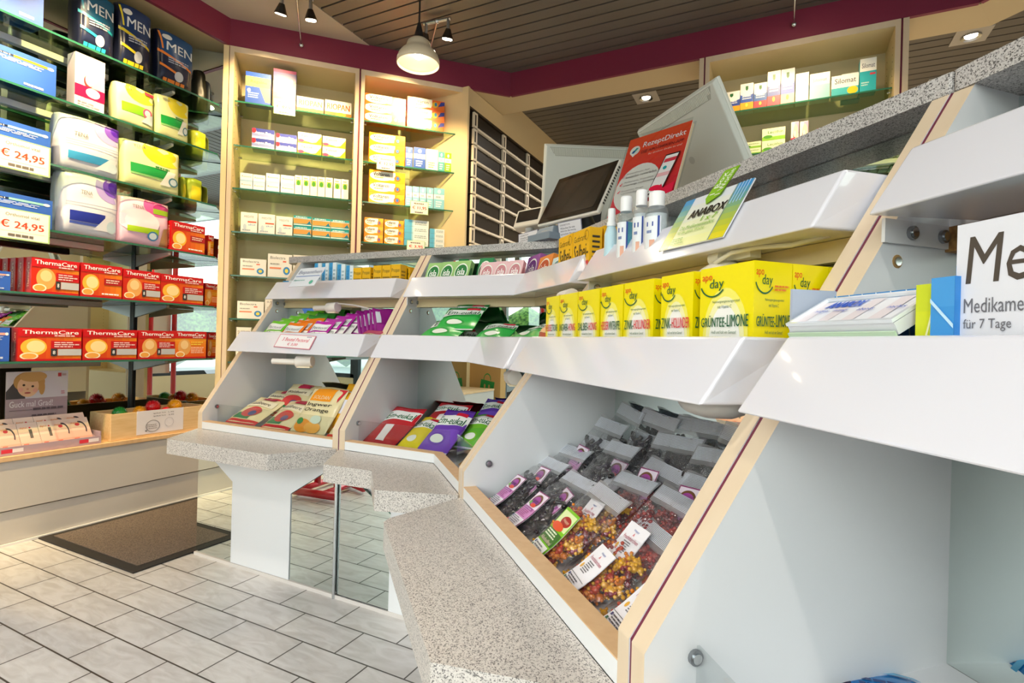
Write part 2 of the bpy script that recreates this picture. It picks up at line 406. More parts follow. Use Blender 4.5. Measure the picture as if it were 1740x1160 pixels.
window('window_3', -1.9, 1.75, .35, 2.25, 'y', 3.25, [-1.87, -.7, .5, 1.72], M_ANTH)
dr = bpy.data.objects.new('door_1', None); COL.objects.link(dr); dr['kind'] = 'structure'
m = MB()
for x in (-1.97, -1.06): m.box(x, -1.93, 0, x+.07, -1.87, 2.1, M_ANTH)
m.box(-1.97, -1.93, 2.05, -.99, -1.87, 2.12, M_ANTH); m.box(-1.9, -1.92, .0, -1.06, -1.88, .12, M_ANTH); m.box(-1.9, -1.92, .98, -1.06, -1.89, 1.03, M_ANTH); m.obj('door_frame', dr, .003)
m = MB(); m.box(-1.9, -1.905, .1, -1.06, -1.895, 2.06, M_WINDOW); m.obj('door_pane', dr)
m = MB(); m.cyl((-1.15, -1.84, .9), (-1.15, -1.84, 1.25), .012, M_CHROME); m.cyl((-1.15, -1.9, .93), (-1.15, -1.84, .93), .008, M_CHROME); m.cyl((-1.15, -1.9, 1.22), (-1.15, -1.84, 1.22), .008, M_CHROME); m.obj('door_handle', dr)
m = MB(); m.box(-2.9, -1.95, 2.3, 3.3, -1.87, ZC, M_BEIGE); m.box(-1.0, -1.95, 0, 3.3, -1.87, .3, M_BEIGE); m.box(-2.0, -1.94, 2.12, -1.0, -1.88, 2.3, M_BEIGE); struct('wall_front', m)
# outside
m = MB(); m.box(-14, -16, -.08, 16, -1.95, -.03, P('#bdbab4', .9, name='pavement')); m.box(3.4, -1.95, -.08, 16, 8, -.03, P('#bdbab4', .9)); struct('ground', m)
M_HEDGE, t, b = nodemat('hedge_leaves'); nn = N(t, 'ShaderNodeTexNoise'); nn.inputs['Scale'].default_value = 14; r = ramp(t, [(.35, '#2f5a22'), (.65, '#86b04c')])
t.links.new(objcoord(t), nn.inputs[0]); t.links.new(nn.outputs[0], r.inputs[0]); t.links.new(r.outputs[0], b.inputs['Base Color']); b.inputs['Roughness'].default_value = .9
m = MB(); rr = random.Random(3)
for i in range(150): m.ball((-9+i*.11, -8.6+rr.random()*.7, .35+rr.random()*1.25), .35+.2*rr.random(), M_HEDGE, 1)
tag(m.obj('hedge'), 'long clipped green hedge across the street outside the shop window', 'hedge')
car = empty('car', (-4.1, -5.0, -.03), 'dark blue parked car outside the shop front', 'car')
m = MB(); body = [(0, .25), (0, .62), (.5, .72), (.95, 1.05), (2.1, 1.07), (2.75, .74), (3.1, .66), (3.15, .25)]
mm = Matrix(((1, 0, 0, 0), (0, 0, -1, 0), (0, 1, 0, 0), (0, 0, 0, 1)))
m.prism(body, -1.25, 0, P('#1f4a63', .25, coat=1, name='blue_paint'), mm); m.obj('car_body', car, .05, 3)
m = MB(); m.prism([(.62, .74), (1.02, 1.0), (2.05, 1.02), (2.55, .76)], -1.27, .02, P('#222a30', .1)); m.v = [tuple(mm @ Vector(p)) for p in m.v]; m.obj('car_window', car, .01)
for x in (.6, 2.5):
    for yy in (-.03, 1.1): m = MB(); m.cyl((x, yy, .27), (x, yy+.18, .27), .27, P('#1a1a1a', .7), 24); m.cyl((x, yy-.005, .27), (x, yy+.185, .27), .17, M_STEEL, 20); m.obj('car_wheel', car)
# fascia and soffit
def band_seg(m, a, b, z0, z1, th, mat):
    a = Vector(a); b = Vector(b); d = (b-a).normalized(); n = Vector((-d.y, d.x))*th
    m.hexa([(a.x, a.y, z0), (b.x, b.y, z0), (b.x+n.x, b.y+n.y, z0), (a.x+n.x, a.y+n.y, z0)], [(a.x, a.y, z1), (b.x, b.y, z1), (b.x+n.x, b.y+n.y, z1), (a.x+n.x, a.y+n.y, z1)], mat)
bl = [(-2.52, -1.9), (-2.52, 1.79), (-1.46, 2.85), (.72, 2.85), (3.15, .42)]
m = MB()
for a, b in zip(bl, bl[1:]): band_seg(m, a, b, ZB, ZC, .02, M_PLUM)
struct('trim_1', m)
m = MB(); m.prism([(-2.54, -1.88), (-2.54, 1.8), (-2.86, 2.12), (-2.86, -1.88)], ZB+.004, ZC-.002, M_BEIGE)
m.prism([(-2.54, 1.8), (-1.468, 2.872), (-1.468, 3.08), (-2.86, 3.08), (-2.86, 2.12)], ZB+.0045, ZC-.003, M_BEIGE)
m.prism([(-1.468, 2.872), (.729, 2.872), (.82, 3.08), (-1.468, 3.08)], ZB+.004, ZC-.002, M_BEIGE)
m.prism([(.729, 2.872), (3.17, .43), (3.2, .70), (.82, 3.08)], ZB+.0045, ZC-.003, M_BEIGE); struct('soffit', m)
# downlights: square plates in the slats
M_BULB = P('#fff1d8', emit=30, name='lit_lamp')
def downlight(x, y, label, power=9):
    r = empty('downlight', (x, y, ZC), label, 'downlight', 'square recessed downlights in the slatted ceiling')
    m = MB(); m.box(-.075, -.075, -.006, .075, .075, .004, P('#b8b3ab', .35, .3)); m.obj('plate', r, .002)
    m = MB(); m.lathe([(.042, -.012), (.03, -.007), (.028, -.0062)], M_CHROME, 20); m.lathe([(.026, -.0065), (.0001, -.0095)], M_BULB, 18); m.obj('lamp', r)
    area_lamp('downlight_beam', (0, 0, -.02), .06, power, (1, .92, .82), parent=r, spread=rad(150)); return r
p = on_z(1098, 165, ZC); downlight(p[0], p[1], 'square downlight in dark slats left of the wall cabinet, above the tilted monitor', 16)
p = on_z(1650, 60, ZC); downlight(p[0], p[1], 'square downlight at the top right, right of the wall cabinet', 16)
p = on_z(1600, 140, ZC); downlight(p[0], p[1], 'square downlight half hidden just above the speckled worktop at right', 16)
for x, y, la in ((-1.3, .1, 'added fill downlight over the tiled shop floor, out of the picture at left'), (.2, -.9, 'added fill downlight over the tiled shop floor, unseen behind the viewer'), (1.4, .3, 'added fill downlight over the tiled shop floor, unseen right of the viewer'), (-1.6, -1.1, 'added unseen fill downlight just inside the shop door'), (1.7, -1.1, 'added unseen fill downlight near the right shop window'), (2.3, 3.5, 'added fill downlight brightening the area behind the counter, near the back right corner'), (.2, 4.6, 'added fill downlight brightening the area behind the counter, close to the back wall')):  # unseen extra downlights, added to brighten the shop floor and the back area
    downlight(x, y, la, 12)
p = on_z(1000, -4, ZC)
# door mat
m = MB(); mx, my = -2.51, 1.047; fr_ = P('#2b2724', .9, name='rubber_edge')
M_MAT, t, b = nodemat('brown_mat_pile'); nn = N(t, 'ShaderNodeTexNoise'); nn.inputs['Scale'].default_value = 260; nn.inputs['Detail'].default_value = 3
r = ramp(t, [(.3, '#4a4039'), (.7, '#7b6d62')]); t.links.new(objcoord(t), nn.inputs[0]); t.links.new(nn.outputs[0], r.inputs[0]); t.links.new(r.outputs[0], b.inputs['Base Color']); b.inputs['Roughness'].default_value = 1
mt = empty('door_mat', (mx, my, 0), 'brown ribbed door mat with black rubber border lying by the left wall', 'mat')
m.box(0, 0, 0, .62, .74, .006, fr_); m.obj('mat_border', mt, .002)
m = MB(); m.box(.035, .035, .0055, .585, .705, .009, M_MAT); m.obj('mat_pile', mt, .001)

# ================================================================== left wall: base cabinet, mirrors, glass shelves
XM = .322   # depth of the mirror behind the shelf fronts
bc = empty('base_cabinet', FL.w(0, 0, 0), 'long greige base cabinet with wooden top under the glass shelves', 'cabinet')
MI = FM(FL); inv = bc.matrix_world.inverted()
def part(mb, name, parent, bevel=0, M=None, **k):
    """a part given in world space, parented to its thing"""
    o = mb.obj(name, bevel=bevel); pm = parent.matrix_world.copy()
    if parent.parent is not None and parent.type == 'MESH': pm = parent.matrix_world.copy()
    o.parent = parent; o.matrix_parent_inverse = pm.inverted()
    if M is not None: o.matrix_world = M
    for a, b in k.items(): o[a] = b
    return o
def fpart(fr, mb, name, parent, bevel=0, **k):
    M = FM(fr); mb.v = [tuple(M @ Vector(p)) for p in mb.v]; return part(mb, name, parent, bevel, **k)
bpy.context.view_layer.update()
m = MB(); m.box(-1.5, .006, 0, 1.86, .31, .126, M_GREYB); fpart(FL, m, 'plinth', bc)
m = MB(); m.box(-1.5, 0, .13, 1.86, .31, .312, M_GREYB); fpart(FL, m, 'front_panel', bc, .002)
m = MB(); m.box(-1.5, -.006, .3125, 1.80, .325, .3295, M_LIP); fpart(FL, m, 'top_board', bc, .001)
m = MB(); m.box(-1.5, -.004, 0, 1.8, .004, .009, P('#e4e2de', .5)); m2 = fpart(FL, m, 'sealing_strip', bc)
m = MB(); m.box(-1.5, .322, .33, 1.616, .34, ZB, M_MIRROR); tag(m.obj('wall_mirror', M=FM(FL)), 'tall mirror covering the wall behind the glass shelves', 'mirror')
m = MB(); a = Vector((-2.84, 1.616)); b2 = Vector((-2.60, 1.856)); n = Vector((-.70711, .70711))*.015
m.hexa([(a.x, a.y, .33), (b2.x, b2.y, .33), (b2.x+n.x, b2.y+n.y, .33), (a.x+n.x, a.y+n.y, .33)], [(a.x, a.y, ZB), (b2.x, b2.y, ZB), (b2.x+n.x, b2.y+n.y, ZB), (a.x+n.x, a.y+n.y, ZB)], M_MIRROR)
tag(m.obj('corner_mirror'), 'narrow angled mirror in the corner between glass shelves and cabinets', 'mirror')
for y in (-.55, .5, 1.545):
    st = MB(); st.box(y-.009, .306, .33, y+.009, .3215, ZB, P('#2b2b2d', .5)); st.box(y-.0035, .3045, .33, y+.0035, .3062, ZB, P('#111111', .8))
    tag(st.obj('shelf_standard', M=FM(FL)), {-.55: 'dark slotted shelf upright out at far left', .5: 'dark slotted shelf upright left of the price cards', 1.545: 'dark slotted shelf upright behind the wooden box of balls'}[y], 'shelf upright', 'uprights on the mirror wall')
ZS = [1.941, 1.696, 1.438, 1.184, .937, .678]
SHL = ['topmost', 'second', 'third', 'fourth', 'fifth', 'lowest']
gp = [(-.9, 0), (1.738, 0), (1.827, .095), (1.79, .14), (1.612, .318), (-.9, .318)]
for i, z in enumerate(ZS):
    g = empty('glass_shelf', FL.w(0, 0, z), '%s of the long green-edged glass shelves on the mirror wall' % SHL[i], 'shelf', 'long glass shelves on the mirror wall'); bpy.context.view_layer.update()
    m = MB(); m.prism([(x, d) for x, d in gp], z-.008, z, M_GLASS, side=M_GLASSEDGE); fpart(FL, m, 'glass_pane', g)
    m = MB(); m.box(-.9, .165, z-.034, 1.33, .195, z-.0085, P('#e8e4da', .4) if i < 4 else M_STEEL); fpart(FL, m, 'support_rail', g, .002)
    for y in (-.55, .5, 1.545):
        m = MB(); m.hexa([(y-.006, .05, z-.02), (y+.006, .05, z-.02), (y+.006, .32, z-.07), (y-.006, .32, z-.07)], [(y-.006, .05, z-.009), (y+.006, .05, z-.009), (y+.006, .32, z-.009), (y-.006, .32, z-.009)], P('#e8e4da', .4) if i < 4 else M_STEEL); fpart(FL, m, 'shelf_bracket', g)

# ================================================================== chamfered wall cabinets
def wall_cab(fr, u0, u1, depth, name, label, shelves, lamp_from=None, z0=0, holes=True):
    r = empty(name, fr.w(u0, 0, 0), label, 'cabinet'); bpy.context.view_layer.update(); t = .021
    for a, b in ((u0, u0+t), (u1-t, u1)):
        m = MB(); m.box(a, 0, z0, b, depth, ZB-.001, M_CAB)
        inner = b if a == u0 else a; sg = 1 if a == u0 else -1
        m.box(a+.001, -.0012, z0, b-.001, .0, ZB-.001, M_EDGE)
        for hz in range(int((ZB-.1-z0)/.032)):
            for dd in (.05, depth-.06): m.cyl((inner-sg*.0002, dd, z0+.05+hz*.032), (inner+sg*.0006, dd, z0+.05+hz*.032), .0028, P('#8a7350', .7), 6)
        fpart(fr, m, 'side_panel', r)
    m = MB(); m.box(u0+t, 0, ZB-.03, u1-t, depth, ZB-.001, M_CAB); m.box(u0+t, -.0012, ZB-.03, u1-t, 0, ZB-.001, M_EDGE); fpart(fr, m, 'top_panel', r)
    m = MB(); m.box(u0+t, depth-.012, z0, u1-t, depth, ZB-.03, M_CABIN); fpart(fr, m, 'back_panel', r)
    m = MB(); m.box(u0+t, .005, z0, u1-t, depth-.012, z0+.42, M_CAB); fpart(fr, m, 'lower_panel', r)
    for i, z in enumerate(shelves):
        m = MB(); m.box(u0+t+.002, .03, z-.007, u1-t-.002, depth-.014, z, M_GLASS)
        m.box(u0+t+.002, .029, z-.007, u1-t-.002, .0301, z, M_GLASSEDGE); g = fpart(fr, m, 'glass_shelf', r); bpy.context.view_layer.update()
        for a in (u0+t, u1-t):
            for dd in (.06, depth-.06):
                m = MB(); sg = 1 if a == u0+t else -1; m.cyl((a, dd, z-.012), (a+sg*.012, dd, z-.012), .005, M_CHROME, 8); m.ball((a+sg*.012, dd, z-.013), .006, M_CHROME, 1); o = fpart(fr, m, 'shelf_clip', g)
    return r
ZK = [2.0, 1.774, 1.553, 1.33, 1.106, .883, .66]
wall_cab(FC, .0, .632, .27, 'wall_cabinet', 'cream open wall cabinet with seven glass shelves, beside the long glass shelves', ZK)
wall_cab(FC, .641, 1.245, .27, 'wall_cabinet', 'cream open wall cabinet with glass shelves next to the black drawers', ZK[:6])
wall_cab(FR, .0, .812, .25, 'wall_cabinet', 'cream open wall cabinet behind the counter under the plum fascia at right', [1.978, 1.755, 1.53, 1.31])
m = MB(); m.box(.633, .004, 0, .640, .25, ZB-.001, M_MAROON); m.box(-.028, .0, .0, -.003, .12, ZB-.001, M_CAB); m.box(-.0028, .004, 0, -.0004, .12, ZB-.001, M_MAROON); m.v = [tuple(FM(FC) @ Vector(p)) for p in m.v]; struct('trim_2', m)
m = MB(); m.box(.8125, .004, 0, .8195, .25, ZB-.001, M_MAROON); m.box(.820, 0, 0, .842, .25, ZB-.001, M_EDGE); m.box(-.0295, 0, 0, -.0075, .25, ZB-.001, M_EDGE); m.box(-.007, .004, 0, -.0005, .25, ZB-.001, M_MAROON); m.v = [tuple(FM(FR) @ Vector(p)) for p in m.v]; struct('trim_3', m)
# wall behind the chamfer
m = MB(); m.prism([(-.40, .285), (1.24, .285), (1.24, .32), (-.40, .32)], 0, ZC, M_CAB); m.v = [tuple(FM(FC) @ Vector(p)) for p in m.v]; struct('wall_chamfer', m)
# apothecary drawers
ad = empty('apothecary_cabinet', FD.w(0, 0, 0), 'tall bank of black apothecary drawers with cream label holders', 'drawer cabinet'); bpy.context.view_layer.update()
m = MB(); m.box(-.018, -.004, 0, .0, .4, ZB, M_CAB); m.box(.0, .0, 0, 2.3, .4, .1, M_CAB); m.box(0.0, .03, .1, 2.3, .4, 2.155, P('#1d1916', .5, name='black_drawer')); m.box(0.0, .0, 2.155, 2.3, .4, ZB-.0, M_CAB); m.box(.42, .0, ZB, 2.3, .4, ZC-.001, M_CAB)
m.box(0.0005, -.002, 2.146, 2.3, .03, 2.158, P('#3a2f22', .5)); fpart(FD, m, 'cabinet_body', ad)
M_DR = P('#28221d', .45, name='drawer_front'); M_HOLD = P('#f0e6d2', .4, name='label_holder')
for c in range(4):
    for rw in range(15):
        ua = .045+c*.372; zt = 2.138-rw*.0965
        if zt < 1.0: continue
        m = MB(); m.box(ua, .004, zt-.09, ua+.362, .028, zt, M_DR); d_ = fpart(FD, m, 'drawer', ad, .002); bpy.context.view_layer.update()
        m = MB(); m.box(ua-.001, -.01, zt-.088, ua+.040, .0035, zt+.0, M_HOLD); m.box(ua+.008, -.011, zt-.076, ua+.022, -.0101, zt-.014, P('#3b332b', .6)); m.box(ua+.040, -.014, zt-.0955, ua+.362, .0035, zt-.083, M_HOLD)
        m.box(ua+.19, -.016, zt-.1, ua+.2, .0, zt-.083, M_HOLD)
        fpart(FD, m, 'handle', d_)
# ================================================================== spot arms on the fascia
M_HOT = P('#ffe9c4', emit=60, name='halogen_glow')
def spot_arm(base, top, bar_dir, label, targets, power=10):
    r = empty('spot_arm', base, label, 'spotlight', 'twin halogen spot arms on the plum fascia'); bpy.context.view_layer.update()
    base = Vector(base); top = Vector(top); bd = Vector(bar_dir).normalized()
    m = MB(); m.ball(base, .013, M_CHROME, 2); part(m, 'ball_mount', r)
    m = MB(); m.cyl(base, top, .0045, M_CHROME, 10); part(m, 'rod', r)
    m = MB(); m.cyl(top-bd*.075, top+bd*.075, .009, M_CHROME, 12); m.ball(top, .014, M_CHROME, 2); part(m, 'cross_bar', r)
    for sg, tg in zip((-1, 1), targets):
        q = top+bd*.062*sg; m = MB(); m.cyl(q, q+Vector((0, 0, -.055)), .009, M_CHROME, 12); e = q+Vector((0, 0, -.055)); d = (Vector(tg)-e).normalized()
        d = (d+Vector((0, 0, -.9))).normalized()
        m.cyl(e-d*.005, e+d*.04, .012, P('#58534d', .25, 1), 16, .03); m.cyl(e+d*.0405, e+d*.0425, .024, M_HOT, 14); part(m, 'spot_head', r)
        l = bpy.data.lights.new('halogen_spot', 'SPOT'); l.energy = power; l.color = (1, .73, .36); l.spot_size = rad(72); l.spot_blend = .8; l.shadow_soft_size = .02
        o = bpy.data.objects.new('halogen_spot', l); COL.objects.link(o); o.location = e+d*.05; o.rotation_euler = (Vector(tg)-(e+d*.05)).to_track_quat('-Z', 'Y').to_euler(); o.parent = r; o.matrix_parent_inverse = r.matrix_world.inverted()
    return r
def fascia_pt(fr, px, py): u, z = fr.uz(-.012, px, py); return fr.w(u, -.012, z)
b1 = fascia_pt(FC, 512, 77)
spot_arm(b1, Vector(on_z(504, -7, 2.385)), (.7, .7, 0), 'chrome twin spot arm on the plum fascia above the left wall cabinet', [FC.w(.12, .1, 1.9), FC.w(.5, .1, 1.6)], 62)
b2 = fascia_pt(FC, 725, 108)
spot_arm(b2, Vector(on_z(743, 36, 2.375)), (1, .1, 0), 'chrome twin spot arm behind the frosted glass pendant lamp', [FC.w(.8, .1, 1.95), FC.w(1.0, .1, 1.6)], 62)
b3 = fascia_pt(FR, 1349, 42)
spot_arm(b3, b3+Vector((.0, -.34, .06)), (1, 0, 0), 'chrome twin spot arm above the cabinet behind the counter, its ball mount just showing', [FR.w(.25, .1, 1.8), FR.w(.55, .1, 1.8)], 20)
b4 = Vector((-2.507, 1.0, 2.33)); spot_arm(b4, b4+Vector((.34, .0, .055)), (0, 1, 0), 'chrome twin spot arm over the glass shelves, out of the picture at upper left', [FL.w(.6, .1, 1.5), FL.w(1.2, .1, 1.5)], 110)
b5 = Vector((-2.507, .2, 2.33)); spot_arm(b5, b5+Vector((.34, .0, .055)), (0, 1, 0), 'chrome twin spot arm over the glass shelves, far out of the picture at left', [FL.w(.3, .1, 1.5), FL.w(.9, .1, .8)], 110)
# pendant
d0 = ray(711, 96); pc = EYE + d0*2.02
pl = empty('pendant_lamp', tuple(pc), 'frosted glass bell pendant lamp hanging on a black cord from the ceiling', 'lamp'); px_, py_, pz_ = pc
m = MB(); m.cyl((0, 0, .12), (0, 0, ZC-pz_), .0035, P('#151515', .6), 8); m.obj('cord', pl)
m = MB(); m.cyl((0, 0, .058), (0, 0, .125), .022, P('#1c1a19', .5), 18, .006); m.obj('cap', pl)
m = MB(); pr = [(.018, .064), (.03, .062), (.042, .052), (.047, .036), (.05, .026), (.064, .016), (.074, .002), (.0795, -.014), (.080, -.03), (.077, -.031), (.0755, -.014), (.07, .001), (.06, .013), (.047, .022), (.043, .035), (.038, .048), (.018, .058)]
m.lathe(pr, M_FROST, 36); m.obj('lamp_shade', pl)
m = MB(); m.ball((0, 0, .004), .019, P('#fff6e2', emit=25), 2, (1, 1, .8)); m.obj('bulb', pl)
area_lamp('pendant_light', (0, 0, -.02), .05, 3.2, (1, .86, .66), parent=pl)
# ================================================================== display counter
ZL = .457; ZF = .44; ZT = 1.118
OUT = [(0, .428), (0, .516), (.43, ZT), (.56, ZT), (.56, .428)]
def xprism(m, pts, x0, x1, cap, side):
    n = len(pts); vs = [(x0, y, z) for y, z in pts]+[(x1, y, z) for y, z in pts]
    m.add(vs, [tuple(range(n)), tuple(range(2*n-1, n-1, -1))], cap); m.add(vs, [(i, n+i, n+(i+1) % n, (i+1) % n) for i in range(n)], side)
def side_panel(fr, x0, x1, root):
    m = MB(); xprism(m, OUT, x0, x1, M_WHITE, M_EDGE); return fpart(fr, m, 'side_panel', root, .0015)
def stud(fr, x, d, z, root, sg=1, mat=None):
    m = MB(); m.cyl((x, d, z), (x+sg*.004, d, z), .0075, mat or M_STEEL, 14); m.cyl((x+sg*.004, d, z), (x+sg*.0055, d, z), .005, M_CHROME, 12); return fpart(fr, m, 'screw', root)
def W2(fr, u, d): q = fr.o+fr.u*u+fr.d*d; return Vector((q[0], q[1]))
def bend(d): return W2(F1, 1.027+.4142*d, d)      # where the corner unit turns
def loft(root, name, A, B, z0, z1, mat, bevel=0, th=None):
    """solid strip between plan polylines A and B"""
    m = MB()
    for i in range(len(A)-1):
        q = [A[i], A[i+1], B[i+1], B[i]]; m.hexa([(p.x, p.y, z0) for p in q], [(p.x, p.y, z1) for p in q], mat)
    return part(m, name, root, bevel)
def rail(root, bot, top, back, zb, zt, label=None):
    m = MB(); th = .011; n = len(bot)
    # shared loops so that the moulded tray reads as one piece
    def ring(P2, z): return [(p.x, p.y, z) for p in P2]
    ib = [b+(k-b).normalized()*th for b, k in zip(bot, back)]; it = [b+(k-b).normalized()*th for b, k in zip(top, back)]
    def shift(a, b): return (b-a).normalized()*th
    ib[0] = ib[0]+shift(bot[0], bot[1]); it[0] = it[0]+shift(top[0], top[1]); ib[-1] = ib[-1]+shift(bot[-1], bot[-2]); it[-1] = it[-1]+shift(top[-1], top[-2])
    kb0 = back[0]; kb1 = back[-1]; ik0 = kb0+shift(back[0], back[1]); ik1 = kb1+shift(back[-1], back[-2])
    outb = [kb0]+bot+[kb1]; outt = [kb0]+top+[kb1]; inb = [ik0]+ib+[ik1]; intt = [ik0]+it+[ik1]
    L = len(outb); vs = ring(outb, zb)+ring(outt, zt)+ring(intt, zt)+ring(inb, zb+.012)
    fs = []
    for i in range(L-1): fs += [(i, i+1, L+i+1, L+i), (L+i, L+i+1, 2*L+i+1, 2*L+i), (2*L+i, 2*L+i+1, 3*L+i+1, 3*L+i)]
    fs += [(0, L, 2*L, 3*L), (L-1, 4*L-1, 3*L-1, 2*L-1)]
    # underside and tray floor
    for i in range(n-1):
        k = len(vs); vs += [(back[i].x, back[i].y, zb), (back[i+1].x, back[i+1].y, zb)]
        fs.append((1+i, k, k+1, 2+i)); j = len(vs); vs += [(back[i].x, back[i].y, zb+.012), (back[i+1].x, back[i+1].y, zb+.012)]
        fs.append((3*L+1+i, 3*L+2+i, j+1, j)); fs.append((k, j, j+1, k+1))
    m.add(vs, fs, M_RAIL)
    o = part(m, 'shelf_rail', root); bm = bmesh.new(); bm.from_mesh(o.data); bmesh.ops.remove_doubles(bm, verts=bm.verts, dist=.0004); bmesh.ops.recalc_face_normals(bm, faces=bm.faces); bm.to_mesh(o.data); bm.free()
    md = o.modifiers.new('bevel', 'BEVEL'); md.width = .0035; md.segments = 3; md.limit_method = 'ANGLE'; md.angle_limit = rad(35)
    for p in o.data.polygons: p.use_smooth = False
    return o
RB = [(.095, .737, .14, .8125), (.257, .945, .30, 1.0185)]
def unit(label, lbl_short):
    r = empty('display_counter', (0, 0, 0), label, 'display counter'); return r
# --- unit one
def straight_unit(fr, w, root, dm=.363, lo=.0, hi=0):
    for k, (db, zb, dt, zt) in enumerate(RB):
        if k == 0: bu, tu = (.012, .655), (.026, .645)
        else: bu, tu = (.010, .650), (.026, .640)
        dk = db+.13
        if fr is F3: bu = (.012, .664) if k == 0 else (.010, .652); tu = (.034, .678) if k == 0 else (.024, .660)
        rail(root, [W2(fr, bu[0]+lo, db), W2(fr, bu[1]+hi, db)], [W2(fr, tu[0]+lo, dt), W2(fr, tu[1]+hi, dt)], [W2(fr, bu[0]+.014+lo, dk), W2(fr, bu[1]+.014+hi, dk)], zb, zt)
U1 = unit('leftmost display counter unit with a red-lettered price card on its middle rail', 'u1'); bpy.context.view_layer.update()
side_panel(F1, -.0005, .0225, U1); side_panel(F1, .651, .6735, U1); straight_unit(F1, .676, U1)
U2 = unit('corner display counter unit in the middle, bending round between two straight units', 'u2'); bpy.context.view_layer.update()
side_panel(F1, .6785, .701, U2); side_panel(F3, -.0255, -.003, U2)
for k, (db, zb, dt, zt) in enumerate(RB):
    b0, b1_ = (.706, -.030) if k == 0 else (.702, -.038)
    rail(U2, [W2(F1, b0, db), bend(db), W2(F3, b1_+.012, db)], [W2(F1, b0+.008, dt), bend(dt), W2(F3, b1_, dt)], [W2(F1, b0+.012, db+.13), bend(db+.13), W2(F3, b1_+.012, db+.13)], zb, zt)
U3 = unit('display counter unit holding the yellow tea boxes and clear bags of fruit gums', 'u3'); bpy.context.view_layer.update()
side_panel(F3, .0, .0225, U3); side_panel(F3, .678, .6985, U3); straight_unit(F3, .684, U3, lo=.004, hi=.008)
U4 = unit('nearest display counter unit at right, nearly empty, a blue cold pack in its bottom bay', 'u4'); bpy.context.view_layer.update()
side_panel(F3, .7035, .7255, U4); side_panel(F4, .655, .678, U4)
for k, (db, zb, dt, zt) in enumerate(RB):
    b0 = (-.013, -.032)[k]; t0 = (-.008, -.030)[k]
    rail(U4, [W2(F4, b0, db), W2(F4, .65, db)], [W2(F4, t0+.008, dt), W2(F4, .645, dt)], [W2(F4, b0+.014, db+.13), W2(F4, .66, db+.13)], zb, zt)
# seam fillers
for fr, x0, x1, root in ((F1, .6736, .6784, U2), (F3, -.0029, -.0001, U3), (F3, .6986, .7034, U4)):
    m = MB(); xprism(m, [(d+.0015 if d < .5 else d-.01, z) for d, z in OUT], x0, x1, M_MAROON, M_MAROON); fpart(fr, m, 'seam_strip', root)
# lips, floors, boards, mirrors
def bays(root, fr_pts, dm, floor=True):
    """fr_pts(d) -> plan polyline of the unit at depth d"""
    A = fr_pts(.0005); B = fr_pts(.027)
    loft(root, 'front_lip', A, B, ZL+.0005, .4825, M_WHITE)
    loft(root, 'lip_cap', fr_pts(.0), fr_pts(.0275), .4828, .4846, M_LIP)
    loft(root, 'bay_floor', fr_pts(.0276), fr_pts(dm), ZF-.012, ZF, M_WHITE)
    loft(root, 'bay_mirror', fr_pts(dm+.0005), fr_pts(dm+.006), ZF, .944, M_MIRROR)
    loft(root, 'tray_board', fr_pts(.226), fr_pts(dm-.001), .7375, .7488, M_WHITE)
    loft(root, 'tray_board', fr_pts(.388), fr_pts(.50), .9455, .9568, M_WHITE)
    loft(root, 'cross_board', fr_pts(dm-.02), fr_pts(dm-.003), .916, .9445, M_OSB if root is U4 else M_CAB)
    loft(root, 'upper_mirror', fr_pts(.505), fr_pts(.511), .9575, ZT-.001, M_MIRROR)
bays(U1, lambda d: [W2(F1, .0228, d), W2(F1, .6508, d)], .363)
bays(U2, lambda d: [W2(F1, .7013, d), bend(d), W2(F3, -.0258, d)], .363)
bays(U3, lambda d: [W2(F3, .0228, d), W2(F3, .6778, d)], .363)
bays(U4, lambda d: [W2(F4, .0005-.14*max(d-.005, 0), d), W2(F4, .6548, d)], .402)
def backboard(root, A, B): loft(root, 'rear_panel', A, B, .0, ZT-.002, M_GREYB)
backboard(U1, [W2(F1, 0, .5605), W2(F1, .676, .5605)], [W2(F1, 0, .575), W2(F1, .676, .575)])
backboard(U2, [W2(F1, .678, .5605), bend(.5605), W2(F3, -.003, .5605)], [W2(F1, .678, .575), bend(.575), W2(F3, -.003, .575)])
backboard(U3, [W2(F3, .0, .5605), W2(F3, .70, .5605)], [W2(F3, 0, .575), W2(F3, .70, .575)])
backboard(U4, [W2(F4, -.07, .5605), W2(F4, .68, .5605)], [W2(F4, -.07, .575), W2(F4, .68, .575)])
# studs, brackets
for fr, x, root in ((F1, .0226, U1), (F1, .7012, U2), (F3, .0226, U3)): stud(fr, x, .055, .532, root)
stud(F3, .7256, .055, .505, U4)
for fr, x, root in ((F1, .0226, U1), (F1, .7012, U2), (F3, .0226, U3), (F3, .7256, U4)):
    m = MB(); m.box(x, .285, .919, x+.004, .36 if root is not U4 else .40, .9449, P('#dcdcde', .4)); fpart(fr, m, 'rail_bracket', root)
    for dd in ((.325, .375) if root is U4 else (.305, .345)): stud(fr, x+.004, dd, .932, root)
    stud(fr, x-.0035, .31, .900, root, mat=P('#b08a55', .6))
m = MB(); m.cyl((.045, .3815, .931), (.045, .379, .931), .007, M_STEEL, 14); m.cyl((.045, .379, .931), (.045, .378, .931), .0045, M_CHROME, 12); fpart(F4, m, 'screw', U4)
